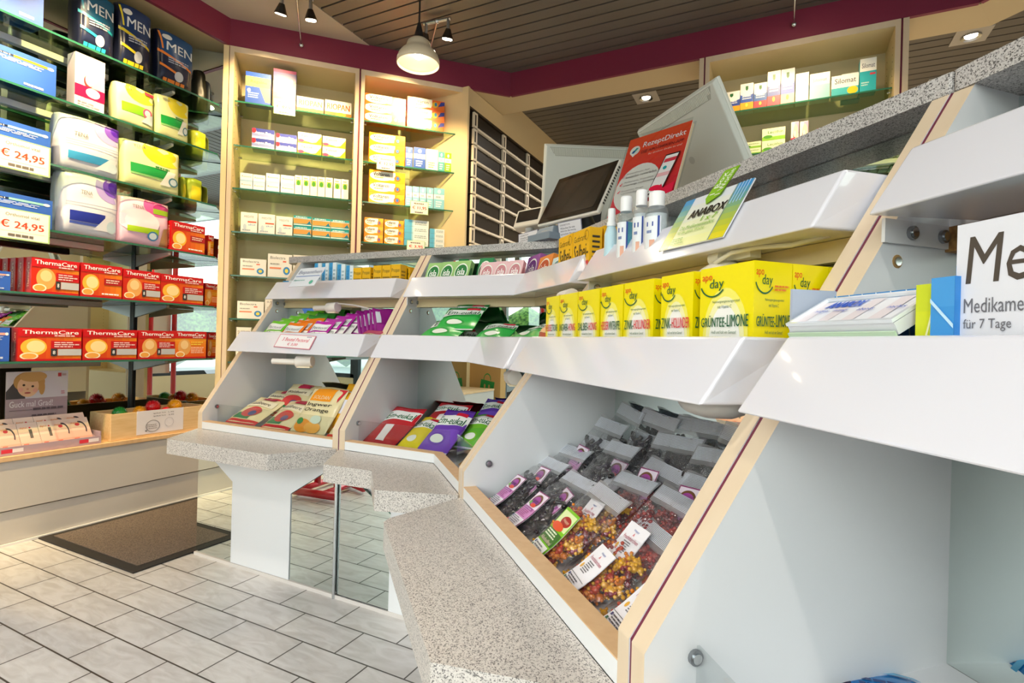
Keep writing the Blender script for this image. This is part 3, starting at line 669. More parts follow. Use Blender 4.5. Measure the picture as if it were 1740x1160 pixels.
# acrylic guards
def guard(root, A, B, z0, z1):
    m = MB()
    for i in range(len(A)-1):
        q = [A[i], A[i+1], B[i+1], B[i]]; m.hexa([(p.x, p.y, z0) for p in q], [(p.x, p.y, z1) for p in q], M_ACRYL)
    m.f = m.f; part(m, 'clear_guard', root)
guard(U1, [W2(F1, .024, .058), W2(F1, .648, .058)], [W2(F1, .024, .061), W2(F1, .648, .061)], ZF+.001, .540)
guard(U2, [W2(F1, .703, .058), bend(.058)-Vector((.012, 0))], [W2(F1, .703, .061), bend(.061)-Vector((.012, 0))], ZF+.001, .540)
guard(U2, [W2(F3, -.30, .058), W2(F3, -.045, .058)], [W2(F3, -.30, .061), W2(F3, -.045, .061)], ZF+.001, .540)
guard(U4, [W2(F4, -.003, .055), W2(F4, .64, .055)], [W2(F4, -.003, .058), W2(F4, .64, .058)], ZF+.001, .517)
# worktop
def top_slab(pts, label, name='worktop'):
    m = MB(); m.prism([(p.x, p.y) for p in pts], ZT, 1.1445, M_TOP); return tag(m.obj(name, bevel=.004, seg=2), label, 'worktop')
T1 = [W2(F1, -.085, .47), W2(F1, -.055, .43), bend(.43), W2(F3, .7005, .43), W2(F3, .7005, .98), bend(.98), W2(F1, -.085, .98)]
top_slab(T1, 'grey speckled worktop running along the left and middle counter units')
e0 = W2(F3, .702, .43); top_slab([e0, e0+Vector(F4.u)*.80, e0+Vector(F4.u)*.80+Vector(F4.d)*.56, W2(F3, .702, .98)], 'grey speckled worktop over the nearest counter unit at upper right')
# bag ledges
def ledge(pts, label):
    m = MB(); m.prism([(p.x, p.y) for p in pts], .409, ZL-.0005, M_LEDGE); return tag(m.obj('bag_ledge', bevel=.005, seg=3), label, 'ledge')
ledge([W2(F1, 0, 0), W2(F1, .11, -.178), W2(F1, .566, -.166), W2(F1, .672, 0)], 'speckled stone bag ledge under the leftmost counter unit, on a white T-shaped support')
ledge([W2(F1, .678, 0), W2(F1, .784, -.17), W2(F1, .945, -.158), W2(F1, .958, -.172), W2(F3, -.155-.33+.348, -.178)+Vector((-.0, -.0)), W2(F3, -.008, -.002), W2(F3, -.3295, 0)] if False else
      [Vector((-1.196, 1.2465)), Vector((-1.092, 1.079)), Vector((-.932, 1.09)), Vector((-.917, 1.072)), Vector((-.81, .957)), Vector((-.625, 1.022)), Vector((-.849, 1.2465))], 'notched speckled stone bag ledge under the corner counter unit')
ledge([W2(F3, .004, 0), W2(F3, .105, -.165), W2(F3, .125, -.178), W2(F3, .585, -.171), W2(F3, .696, 0)], 'large speckled stone bag ledge in the foreground under the gummy sweets')
ledge([W2(F4, .006, 0), W2(F4, .11, -.17), W2(F4, .57, -.17), W2(F4, .67, 0)], 'speckled stone bag ledge under the nearest counter unit, below the picture')
# base panels with mirrors and T supports
def tbase(fr, w, r, u0=0):
    a, b = .195, w-.195
    T = [(a, .012), (a, .29), (.0, .4085), (w, .4085), (b, .29), (b, .012)]
    m = MB(); n = len(T); vs = [(u0+x, .0, z) for x, z in T]+[(u0+x, .02, z) for x, z in T]
    m.add(vs, [tuple(range(n-1, -1, -1)) if False else tuple(range(n)), tuple(range(2*n-1, n-1, -1))], M_WHITE); m.add(vs, [(i, (i+1) % n, n+(i+1) % n, n+i) for i in range(n)], M_WHITE); fpart(fr, m, 'support_panel', r)
    for pts in ([(.004, .012), (a-.002, .012), (a-.002, .289), (.004, .404)], [(b+.002, .012), (w-.004, .012), (w-.004, .404), (b+.002, .289)]):
        n = 4; m = MB(); vs = [(u0+x, .003, z) for x, z in pts]+[(u0+x, .009, z) for x, z in pts]
        m.add(vs, [(0, 1, 2, 3), (7, 6, 5, 4)], M_MIRROR); m.add(vs, [(i, 4+i, 4+(i+1) % 4, (i+1) % 4) for i in range(4)], M_GLASSEDGE); fpart(fr, m, 'mirror_panel', r)
    m = MB(); m.box(u0, -.003, 0, u0+w, .02, .011, P('#d9d3cf', .5)); fpart(fr, m, 'sealing_strip', r)
    m = MB(); m.box(u0, .0205, .0, u0+w, .03, .408, M_WHITE); fpart(fr, m, 'back_panel', r)
    return r
tbase(F1, .672, U1)
tbase(F3, .69, U3, .004)
tbase(F4, .67, U4, .005)
r = U2
m = MB(); vs = [(.681, .003, .012), (.881, .003, .012), (.881, .003, .289), (.681, .003, .404)]; m.add(vs+[(x, .009, z) for x, y, z in vs], [(0, 1, 2, 3), (7, 6, 5, 4)], M_MIRROR); m.add(vs+[(x, .009, z) for x, y, z in vs], [(i, 4+i, 4+(i+1) % 4, (i+1) % 4) for i in range(4)], M_GLASSEDGE); fpart(F1, m, 'mirror_panel', r)
m = MB(); m.hexa([(.883, 0, .0), (1.027, 0, 0), (1.03, .02, 0), (.883, .02, 0)], [(.883, 0, .4085), (1.027, 0, .4085), (1.03, .02, .4085), (.883, .02, .4085)], M_WHITE); m.box(.679, .0205, 0, 1.02, .03, .408, M_WHITE); m.box(.679, -.003, 0, 1.02, .0, .011, P('#d9d3cf', .5)); fpart(F1, m, 'support_panel', r)
m = MB(); m.box(-.328, 0, 0, -.18, .02, .4085, M_WHITE); m.box(-.18, .021, 0, -.002, .03, .4085, M_WHITE); fpart(F3, m, 'support_panel', r)
m = MB(); m.box(-.178, .003, .012, -.004, .009, .404, M_MIRROR); fpart(F3, m, 'mirror_panel', r)
m = MB(); m.cyl((.6755, -.004, .0), (.6755, -.004, .408), .0045, M_CHROME, 10); fpart(F1, m, 'joint_bar', r)
# counter lamps under the rails
def strip_lamp(fr, u, d, z, yaw, L, label, cable=None):
    r = empty('under_shelf_lamp', fr.w(u, d, z), label, 'lamp'); r.rotation_euler = (0, 0, fr.ang+rad(yaw)); bpy.context.view_layer.update()
    m = MB(); c = P('#e9e3da', .35, name='lamp_plastic'); m.cyl((0, 0, 0), (L*.38, 0, -.004), .019, c, 18, .021); m.cyl((L*.38, 0, -.004), (L*.42, 0, -.004), .021, c, 18, .014); m.obj('lamp_body', r, .002)
    m = MB(); m.cyl((L*.42, 0, -.004), (L, 0, -.004), .011, c, 14, .010); m.obj('lamp_arm', r)
    m = MB(); m.box(L*.03, -.012, -.0235, L*.35, .012, -.0195, P('#fff0cf', .4)); m.obj('diffuser', r)
    if cable:
        m = MB(); m.tube([r.matrix_world.inverted() @ Vector(q) for q in cable], .003, c); m.obj('cable', r)
    return r
strip_lamp(F1, .375, .29, .914, 180, .12, 'cream lamp with white cable under the upper rail of the leftmost unit', [F1.w(.375, .29, .928), F1.w(.45, .30, .921), F1.w(.53, .31, .905), F1.w(.60, .33, .906), F1.w(.66, .35, .92)])
strip_lamp(F1, .40, .15, .712, 200, .15, 'cream lamp under the middle rail of the leftmost unit')
strip_lamp(F3, -.15, .17, .708, 168, .19, 'long cream lamp under the middle rail of the corner unit')
strip_lamp(F3, -.03, .27, .914, 180, .14, 'cream lamp under the upper rail of the corner unit, beside the first tea box')
lp = empty('under_shelf_lamp', F3.w(.46, .30, .935), 'cream dome lamp with a looping cable above the large tea box', 'lamp'); lp.rotation_euler = (0, 0, F3.ang); bpy.context.view_layer.update()
m = MB(); c = P('#e3dccb', .4); m.lathe([(.0, .0), (.018, -.002), (.036, -.014), (.062, -.05), (.06, -.052), (.0, -.04)], c, 28); m.obj('lamp_shade', lp)
m = MB(); m.cyl((-.012, -.01, .004), (.012, -.01, .004), .012, c, 16); m.box(0, -.004, -.002, .06, .016, .012, c); m.obj('swivel', lp)
m = MB(); m.tube([(.0, -.02, -.006), (.015, -.024, -.004), (.04, -.02, .006), (.08, -.01, .008), (.13, .0, .004), (.17, .02, .012)], .0035, c); m.obj('cable', lp)
lp2 = empty('under_shelf_lamp', F3.w(.62, .16, .735), 'grey dome lamp just below the middle rail, next to the nearest seam', 'lamp'); m = MB(); m.ball((0, 0, -.002), .045, P('#b9b6b2', .4), 2, (1, 1, .42)); m.obj('lamp_shade', lp2)
# ================================================================== goods: printed designs
def D_tc(kind):
    """red heat-wrap carton"""
    def f(w, d, h):
        ops = [('g', 0, 0, 1, .74, '#c8200e', '#f08a1c', 7, 1)] if kind != 3 else [('g', 0, 0, 1, .74, '#e8540f', '#f7a028', 7)]
        ops += [('e', .24, .42, .2, .26, '#f6b93e'), ('e', .27, .44, .14, .18, '#fbe0a2')] if kind in (0, 2) else [('e', .3, .42, .2, .3, '#e9a85c'), ('e', .3, .5, .12, .16, '#f6cf94'), ('e', .2, .2, .07, .1, '#f6b060')]
        ops += [('e', .17, .15, .14, .11, '#fdeccb'), ('e', .17, .15, .11, .08, '#f0a64a')]
        ops += [('r', 0, .74, 1, 1, '#c9101a'), ('r', .0, .0, 1, .06, '#c9101a')]
        if kind in (0, 1): ops += [('r', .5, .38, 1, .62, '#c4141c'), ('r', .5, .14, .60, .37, '#35363b'), ('r', .61, .16, 1, .36, '#bfc1c6'), ('t', .53, .2, .57, .31, '8', '#ffffff'), ('l', .55, .42, .97, .58, 3, '#f4cfcf')]
        elif kind == 2: ops += [('r', .55, .4, 1, .6, '#b0161c'), ('l', .5, .1, .95, .14, 1, '#ffffff'), ('l', .6, .46, .95, .56, 2, '#f7d6c6')]
        else: ops += [('l', .5, .5, .95, .62, 2, '#f6d24a'), ('l', .5, .2, .95, .42, 4, '#fbd3b8')]
        ops += [('t', .06, .82, .94, .94, 'ThermaCare', '#ffffff', .02, .03), ('l', .55, .76, .95, .79, 1, '#f6dede')]
        side = [('r', .2, .1, .8, .9, '#b01018'), ('t', .35, .15, .7, .85, 'ThermaCare', '#f2c9b0', 'V')]
        return carton_mesh('heat_wrap_box', w, d, h, '#c9141c', ops, right=side, left=side)
    f.__name__ = 'tc%d' % kind; return f
def D_ortho(col2, price=False):
    def f(w, d, h):
        ops = [('r', .0, .0, 1, 1, '#2f5fc0'), ('r', 0, .78, .5, .84, '#16223f'), ('t', .02, .79, .46, .835, 'orthomol', '#ffffff'), ('r', .5, .78, .95, .85, col2), ('e', .93, .815, .04, .045, '#e8f2f4'), ('l', .02, .64, .85, .74, 3, '#b7c8ee')]
        ops += [('l', .62, .08, .9, .14, 1, '#c7d2ef')]
        return carton_mesh('supplement_box', w, d, h, '#2b56b4', ops)
    f.__name__ = 'or'+col2; return f
def D_men(c1, c2):
    def f(w, d, h): return pouch_mesh('pad_pack', w, h, d*.5, '#181d33', [('r', .0, .0, 1, 1, '#1b2444'), ('q', [(.06, .58), (.98, .4), (.98, .96), (.06, .99)], c2), ('q', [(.02, .55), (1, .36), (1, .40), (.02, .60)], c1), ('q', [(.02, .95), (.1, .62), (.14, .62), (.06, .95)], c1),
        ('t', .2, .62, .92, .78, 'MEN', '#e6eaf0', 0, .03), ('e', .22, .86, .12, .05, '#e6e6e6'), ('q', [(.05, .3), (.5, .22), (.5, .26), (.05, .35)], c1), ('e', .55, .2, .12, .09, '#c5c9d6'), ('l', .25, .4, .8, .5, 3, '#b9c0d4'), ('l', .15, .04, .85, .1, 1, c1)], rough=.3, crimp=0, sq=.13)
    f.__name__ = 'men'+c1; return f
def D_pad(kind):
    def f(w, d, h):
        if kind == 'lav': base, ops = '#dfe3f0', [('e', .86, .86, .34, .24, '#c3b2e6'), ('e', .9, .88, .2, .15, '#8a5cd0'), ('e', .92, .9, .11, .09, '#5a24b8'), ('r', .12, .20, .8, .34, '#3f9fd6'), ('q', [(.55, .12), (.85, .12), (.95, .36), (.8, .36)], '#eef3fa'), ('e', .86, .2, .09, .09, '#d8ecf8'), ('t', .2, .62, .42, .69, 'TENA', '#7c7a74'), ('r', .08, .53, .97, .545, '#aab4cc'), ('r', .08, .49, .97, .5, '#bcc4d8')]
        elif kind == 'vio': base, ops = '#e3e5f2', [('e', .86, .84, .32, .24, '#b7a4e4'), ('e', .88, .86, .2, .15, '#7a4ccc'), ('e', .9, .88, .12, .1, '#4d1db0'), ('r', .12, .22, .72, .38, '#2535a0'), ('r', .12, .17, .72, .21, '#4e63c0'), ('q', [(.52, .12), (.8, .12), (.9, .38), (.76, .38)], '#f2f4fb'), ('e', .86, .2, .1, .1, '#cfe6f4'), ('t', .28, .66, .48, .72, 'TENA', '#7c7a74'), ('r', .06, .50, .97, .515, '#a8b0cc')]
        elif kind == 'pink': base, ops = '#efc5dc', [('e', .72, .86, .3, .2, '#d65aa0'), ('e', .8, .84, .18, .12, '#b6307c'), ('r', .62, .72, .98, .83, '#9fc420'), ('e', .35, .5, .4, .25, '#f6dcea'), ('r', .12, .26, .74, .38, '#a5cb27'), ('e', .62, .22, .11, .1, '#3f86c0'), ('e', .62, .22, .08, .07, '#dcecf6'), ('t', .2, .76, .42, .83, 'TENA', '#6d6a64'), ('q', [(.76, .0), (1, .0), (1, .46), (.84, .42)], '#b98a5e')]
        elif kind == 'green1': base, ops = '#e6ecb4', [('e', .62, .86, .42, .26, '#f4e23a'), ('r', .12, .3, .84, .52, '#7fcf2a'), ('e', .78, .4, .14, .12, '#e85a8a'), ('e', .78, .4, .09, .08, '#f6e6ec'), ('q', [(.62, .16), (.95, .14), (.96, .4), (.8, .36)], '#dbe9f2'), ('t', .16, .84, .36, .9, 'TENA', '#6d6a64'), ('r', .7, .86, .98, .95, '#d83a4e')]
        else: base, ops = '#e9edb0', [('e', .68, .84, .4, .26, '#f2e22a'), ('r', .1, .3, .8, .5, '#1f9a45'), ('r', .1, .26, .8, .295, '#8cc97a'), ('q', [(.6, .16), (.8, .16), (.9, .5), (.74, .5)], '#f3f6ee'), ('e', .86, .28, .1, .1, '#3f86a0'), ('e', .86, .28, .07, .07, '#dcecf6'), ('t', .14, .84, .34, .91, 'TENA', '#6d6a64'), ('l', .5, .5, .8, .54, 1, '#2d7a46')]
        return pouch_mesh('pad_pack', w, h, d*.5, base, ops, rough=.28, crimp=0, sq=.13)
    f.__name__ = 'pad'+kind; return f
def pouch_mesh(name, w, h, bulge, base, ops, rough=.35, crimp=.06, sq=.5, wr=.0015, n=16, cols=None, seed=1):
    """soft filled pack: flat seams, bulging body; origin bottom left of its front"""
    mb = MB(); rnd = random.Random(seed); ph = [rnd.random()*6 for _ in range(6)]
    def sh(u, v):
        u = min(max(u, 0), 1); v = min(max(v, 0), 1)
        vv = min(max((v-crimp)/(1-2*crimp), 0), 1)
        return (max(math.sin(PI*u), 0)**sq)*(max(math.sin(PI*vv), 0)**sq)
    def pos(u, v, side, off=0):
        k = sh(u, v); wv = wr*(math.sin(9*u+ph[0]+5*v)+math.sin(13*v+ph[1]-4*u))*min(1, k*3)
        y = bulge*(1-k)-off + (-wv) if side < 0 else bulge*(1+k)+off+wv
        zz = v*h + wr*1.5*math.sin(7*u+ph[2])*(v > .9) ; xx = u*w + (math.sin(5*v+ph[3])*wr*1.5 if abs(u-.5) > .45 else 0)
        return (xx, y, zz)
    cs = lambda i: (1-math.cos(PI*i/n))/2
    vs = [pos(cs(i), cs(j), -1) for j in range(n+1) for i in range(n+1)]; fs = [(j*(n+1)+i, j*(n+1)+i+1, (j+1)*(n+1)+i+1, (j+1)*(n+1)+i) for j in range(n) for i in range(n)]
    bk = [pos(cs(i), cs(j), 1) for j in range(n+1) for i in range(n+1)]; k = len(vs)
    mb.add(vs+bk, fs+[(k+b2, k+a, k+d2, k+c) for a, b2, c, d2 in fs], P(base, rough), True)
    art(mb, lambda u, v, o: pos(u, v, -1, o*2.2+.0004), ops, rough=rough, div=10)
    return mb
def simple(name, base, ops, right=None, top=None, sides=None, topc=None, left=None):
    def f(w, d, h): return carton_mesh('medicine_box', w, d, h, base, ops, right=right, top=top, sides=sides, topc=topc, left=left)
    f.__name__ = name; return f
S_SB = simple('pinkwhite', '#f4e9ea', [('e', .85, .85, .4, .3, '#e8a6d4'), ('e', .6, .6, .3, .3, '#fbe6c0'), ('e', .45, .52, .16, .12, '#8a3a3a'), ('e', .5, .56, .16, .12, '#fbeee2'), ('r', 0, .2, 1, .42, '#d3104e'), ('e', .6, .32, .24, .09, '#f3f3f6'), ('l', .1, .05, .9, .12, 2, '#d9a8b4')])
S_REG1 = simple('regaine_blue', '#2a4fa8', [('r', 0, .86, 1, 1, '#2a56c0'), ('r', 0, .55, 1, .86, '#e8c368'), ('t', .2, .64, .85, .76, 'Regaine', '#8a6a2a'), ('p', [(.55, .55), (1, .55), (1, .1), (.8, .1)], '#e2c078'), ('l', .1, .2, .55, .36, 3, '#9db4e6'), ('e', .14, .42, .07, .06, '#cfdcf2')])
S_REG2 = simple('regaine_purple', '#4a4a9a', [('g', 0, 0, 1, .9, '#d99a5e', '#4d3f90', 9), ('r', 0, .92, 1, 1, '#b8447a'), ('t', .2, .68, .85, .79, 'Regaine', '#ffffff'), ('e', .98, .6, .16, .12, '#3c2350'), ('l', .2, .3, .6, .42, 3, '#f0d6c4')], left=[('g', 0, 0, 1, 1, '#3566b4', '#2d57a8', 3)])
S_RIO = simple('riopan', '#f6f1e8', [('r', 0, 0, 1, .26, '#ee6a12'), ('t', .08, .42, .93, .8, 'RIOPAN', '#ee6414', 0, .03), ('e', .6, .16, .2, .12, '#f8a020')])
S_SUP = simple('blue_stack', '#dfe2f0', [('r', 0, .55, 1, 1, '#39449c'), ('r', 0, .2, 1, .5, '#8590c8'), ('t', .12, .4, .85, .72, 'Super Pep', '#ffffff', 0, .03), ('e', .08, .75, .1, .25, '#d8283c')])
S_TAL = simple('talcid', '#f7f3dc', [('p', [(0, 0), (1, 0), (1, .3), (.6, .12), (0, .34)], '#c9b83a'), ('p', [(.7, 0), (1, 0), (1, .8)], '#e4d418'), ('t', .12, .6, .6, .78, 'Talcid', '#8d8256'), ('e', .14, .22, .13, .14, '#d24a72'), ('r', .3, .1, .5, .18, '#5aa84c')])
S_BW = simple('bluewhite_small', '#f4f6f8', [('r', 0, 0, 1, .18, '#a9cbe6'), ('t', .12, .5, .9, .7, 'Rennie', '#c98a6a'), ('r', 0, .86, 1, 1, '#d8e6f2')])
S_WG = simple('white_greenpic', '#fbfaf2', [('r', .15, .5, .85, .78, '#c9c860'), ('e', .5, .62, .25, .13, '#4f9a32'), ('l', .2, .84, .8, .9, 1, '#a8a48e')])
S_BLD = simple('white_red', '#fbf8f2', [('t', .2, .74, .78, .84, 'MEDITE', '#9c968c'), ('r', .42, .5, .95, .57, '#e0603a'), ('t', .46, .36, .9, .45, 'akut', '#5aa0d0'), ('e', .25, .28, .1, .14, '#cfdce6'), ('l', .1, .1, .6, .16, 1, '#b8c4cc')])
S_TEAL = simple('teal_orange', '#22a7ab', [('p', [(0, .25), (1, .3), (1, .7), (0, .72)], '#f2a24a'), ('r', 0, .74, 1, .8, '#e8f6f4'), ('l', .1, .84, .8, .94, 1, '#d5f0ee'), ('p', [(.7, .2), (1, .2), (.9, .6)], '#1c7f98'), ('r', 0, .1, 1, .2, '#d6efe9')])
S_BIO = simple('biolectra', '#f8f4ea', [('t', .1, .78, .72, .9, 'Biolectra', '#66625c'), ('r', .62, .66, .76, .72, '#e8603a'), ('r', .08, .36, .55, .43, '#f08a5a'), ('e', .78, .3, .14, .17, '#3a8fd0'), ('e', .78, .3, .07, .09, '#f2e04a'), ('l', .1, .55, .5, .6, 1, '#a8a49a')])
S_PEP = simple('superpep', '#f5efe2', [('t', .1, .8, .92, .9, 'SUPERPEP', '#8a8276'), ('l', .12, .5, .8, .6, 2, '#b8ae9c')])
S_PNK = simple('pinktop', '#f6e9e6', [('r', 0, .8, 1, 1, '#d84a6c'), ('l', .12, .4, .8, .6, 2, '#c8a8a8')])
def D_volt(kind):
    def f(w, d, h):
        if kind == 'big': ops = [('r', 0, 0, 1, 1, '#e9661c'), ('e', .3, .55, .32, .5, '#f7f3ea'), ('r', .3, .2, .66, 1, '#f7f3ea'), ('q', [(.62, .12), (1, .1), (1, .9), (.72, .9)], '#e8742a'), ('q', [(.82, .4), (1, .6), (1, .95), (.9, .9)], '#2d3c9c'), ('e', .74, .55, .08, .28, '#e9c22e'), ('e', .76, .6, .035, .18, '#2c86b8')]
        else: ops = [('r', 0, 0, 1, 1, '#f29a1e'), ('e', .34, .5, .32, .42, '#fbf7ee'), ('r', .34, .2, .72, .92, '#fbf7ee'), ('q', [(.66, .1), (1, .6), (1, 1), (.8, .95)], '#f6b030'), ('e', .78, .42, .09, .26, '#e86a2e'), ('e', .79, .44, .04, .16, '#3c6cb0')]
        ops += [('t', .1, .5, .55, .84, 'Voltaren', '#3a3634', 0, .015), ('l', .14, .32, .42, .4, 1, '#e0a04a')]
        return carton_mesh('ointment_box', w, d, h, '#ef7d20' if kind == 'big' else '#f29a1e', ops, rough=.3)
    f.__name__ = 'volt'+kind; return f
def S_drop(c1, c2, nm): return simple('drop'+nm, '#f3f6f8', [('r', 0, 0, 1, .48, c1), ('r', 0, .7, 1, 1, c1), ('e', .5, .84, .16, .09, '#dfeaf4'), ('l', .2, .12, .8, .38, 3, c2), ('l', .2, .54, .8, .62, 1, '#9fb4c4')])
S_BEP = simple('bepanthen_side', '#f0f4f6', [('r', 0, 0, .3, 1, '#5fb4dc'), ('r', .3, 0, .36, 1, '#a8d6ea'), ('l', .42, .3, .95, .7, 2, '#9fb4bc')])
S_VIC = lambda c1, c2, nm: simple('vic'+nm, '#f4f4f6', [('r', 0, 0, 1, .3, c2), ('r', 0, .3, 1, .68, c1), ('e', .5, .68, .6, .14, '#f4f4f6'), ('p', [(.4, .9), (.6, .9), (.6, .78), (.5, .72), (.4, .78)], '#1f6a3c'), ('l', .15, .42, .85, .54, 2, '#dfe6f6'), ('e', .5, .2, .1, .07, '#f6d84a')])
S_SIL = simple('silomat', '#2fb0c2', [('r', 0, .62, 1, 1, '#f4f7f6'), ('t', .12, .72, .9, .86, 'Silomat', '#3c3c6a', 0, .02), ('r', .62, .5, .95, .56, '#d84a5a'), ('l', .1, .2, .6, .3, 2, '#bfe6ea')])
S_SIL2 = simple('silomat_wide', '#f4f7f6', [('r', 0, 0, 1, .4, '#3ab4c4'), ('e', .78, .22, .2, .18, '#ecc928'), ('t', .12, .6, .9, .85, 'Silomat', '#3c3c5a', 0, .02)])
S_PALE = simple('pale_blue', '#e9f2f2', [('r', 0, 0, 1, .55, '#8fcfd8'), ('t', .15, .68, .85, .8, 'Silomat', '#6a7c8c')])
S_GRN = simple('green_leaf', '#eef4cf', [('r', 0, 0, 1, .3, '#8cc63f'), ('e', .25, .3, .2, .14, '#4f9a32'), ('t', .25, .55, .9, .78, 'Lecithin', '#3f8a3a')])
def price_card(fr, d, zc, x0, x1, y0, y1, price, head, label, group=None):
    (u0, zt), (u1, zb2) = fr.uz(d, x0, (y0+y1)/2), fr.uz(d, x1, (y0+y1)/2); zt = fr.uz(d, (x0+x1)/2, y0)[1]; zb2 = fr.uz(d, (x0+x1)/2, y1)[1]
    w = u1-zb2 if False else fr.uz(d, x1, (y0+y1)/2)[0]-u0; h = zt-zb2
    m = MB(); m.box(0, 0, 0, w, .002, h, P('#a9cf8e', .4)); art(m, fmap(w, h), [('r', .03, .035, .97, .965, '#f6efe6'), ('t', .12, .34, .88, .62, price, '#e8442e', 0, .03), ('t', .2, .76, .8, .86, head, '#7a6f68') if head else ('l', .2, .76, .8, .86, 1, '#8a7f78'), ('r', .1, .26, .9, .27, '#b8b0a8'), ('l', .25, .1, .75, .18, 1, '#6a6460')])
    m.box(w*.3, .002, h*.9, w*.7, .006, h, M_ACRYL)
    return tag(m.obj('price_tag', M=place(fr, u0, d, zb2)), label, 'price tag', group)

def shelf_row(fr, d, zb, items, group=None):
    for it in items:
        des, x0, x1, yt, dep, label = it[:6]; nm = it[6] if len(it) > 6 else 'medicine_box'; cat = it[7] if len(it) > 7 else 'carton'
        u, w, h = fit(fr, d, zb, x0, x1, yt); carton(des, w, dep, h, place(fr, u, d, zb+.0006), nm, label, cat, group)
# ---------------------------------------------------------------- left wall shelves
D0 = .012
PK = ('pad_pack', 'pad pack')
shelf_row(FL, D0, ZS[0], [(D_ortho('#e8a24a'), -40, 75, -62, .09, 'blue and white vitamin carton cut off at the top left corner of the picture', 'supplement_box'),
    (D_men('#27b0c8', '#12557a'), 135, 199, -14, .11, 'dark blue pad pack with a teal band, leftmost of the three on the top shelf')+PK,
    (D_men('#e8d02e', '#1a3768'), 204, 261, 12, .11, 'dark blue pad pack with a yellow band, middle one on the top shelf')+PK,
    (D_men('#f08a3c', '#1a4a80'), 270, 332, 58, .11, 'dark blue pad pack with an orange band, rightmost of the three on the top shelf')+PK])
def D_mini(c): 
    def f(w, d, h): return pouch_mesh('pad_pack', w, h, d*.5, c, [('r', .2, .2, .8, .7, '#33322a' if c < '#5' else '#e6d82a')], sq=.13, crimp=0)
    f.__name__ = 'mini'+c; return f
shelf_row(FL, .16, ZS[0], [(D_mini('#23241c'), 336, 356, 120, .07, 'small black pack standing behind at the end of the top shelf')+PK])
shelf_row(FL, D0, ZS[1], [(D_ortho('#f0a020'), -60, 96, 82, .09, 'blue vitamin carton with an orange bar on the second glass shelf', 'supplement_box'),
    (S_SB, 127, 178, 97, .06, 'slim white carton with pink and magenta print on the second glass shelf'),
    (D_pad('green1'), 200, 265, 146, .09, 'light green pad pack with bright green stripe and pink dot, second shelf')+PK,
    (D_pad('green2'), 269, 324, 166, .09, 'light green pad pack with dark green stripe, beside the pink-dotted one')+PK])
shelf_row(FL, .12, ZS[1], [(D_mini('#b9c63a'), 328, 353, 222, .08, 'small lime pack standing back at the end of the second shelf')+PK])
shelf_row(FL, D0, ZS[2], [(D_ortho('#9adcd8'), -70, 86, 202, .09, 'blue vitamin carton with a pale teal bar above the upper big price card', 'supplement_box'),
    (D_pad('lav'), 104, 208, 202, .12, 'white and lavender pad pack with a sky blue stripe, third shelf')+PK,
    (D_pad('green2b'), 213, 309, 246, .10, 'wide yellow-green pad pack on the third shelf')+PK])
shelf_row(FL, .10, ZS[2], [(D_mini('#b9c63b'), 310, 318, 300, .08, 'narrow lime pack edge behind the wide yellow-green pack')+PK, (D_mini('#c2cc40'), 321, 346, 303, .08, 'small lime pack at the right end of the third shelf')+PK])
shelf_row(FL, D0, ZS[3], [(D_ortho('#8fd8c8'), -70, 89, 326, .09, 'blue vitamin carton with a pale teal bar above the lower big price card', 'supplement_box'),
    (D_pad('vio'), 108, 205, 297, .13, 'white and violet pad pack with a dark blue stripe, fourth shelf')+PK,
    (D_pad('pink'), 207, 291, 338, .11, 'pink pad pack with lime green strips, fourth shelf')+PK,
    (D_tc(2), 291, 348, 380, .05, 'single red heat wrap carton on the fourth shelf beside the pink pack', 'heat_wrap_box')])
shelf_row(FL, .08, ZS[3], [(D_tc(3), 353, 363, 400, .08, 'narrow dark red carton at the right end of the fourth shelf', 'heat_wrap_box')])
gg = 'red heat wrap cartons on the fifth shelf'
shelf_row(FL, D0, ZS[4], [(D_ortho('#f0a89a'), -60, 18, 458, .08, 'small blue vitamin carton at the left end of the fifth shelf', 'supplement_box'),
    (D_tc(1), 53, 134, 441, .05, 'leftmost red heat wrap carton on the fifth shelf, front of a deep stack', 'heat_wrap_box'), (D_tc(2), 137, 207, 450, .05, 'second red heat wrap carton from the left on the fifth shelf', 'heat_wrap_box'),
    (D_tc(1), 209, 272, 460, .05, 'third red heat wrap carton from the left on the fifth shelf', 'heat_wrap_box'), (D_tc(0), 273, 345, 469, .05, 'rightmost front red heat wrap carton on the fifth shelf', 'heat_wrap_box')], gg)
u, w0, h0 = fit(FL, D0, ZS[4], 53, 134, 441)
for i in range(4): carton(D_tc(1), w0, .05, h0, place(FL, u-.004*(i+1), D0+.052*(i+1), ZS[4]+.0006), 'heat_wrap_box', 'red heat wrap carton standing %s behind the leftmost one on the fifth shelf' % ('directly', 'second', 'third', 'last')[i], 'carton', gg)
for i in range(3):
    u, w0, h0 = fit(FL, D0+.06*(i+1), ZS[4], 348+5*i, 372+5*i, 482+2*i); carton(D_tc(3), w0, .05, h0, place(FL, u, D0+.06*(i+1), ZS[4]+.0006), 'heat_wrap_box', 'narrow red heat wrap carton at the right end of the fifth shelf, %s' % ('front one', 'middle one', 'rearmost one')[i], 'carton', gg)
gg = 'red heat wrap cartons on the lowest shelf'
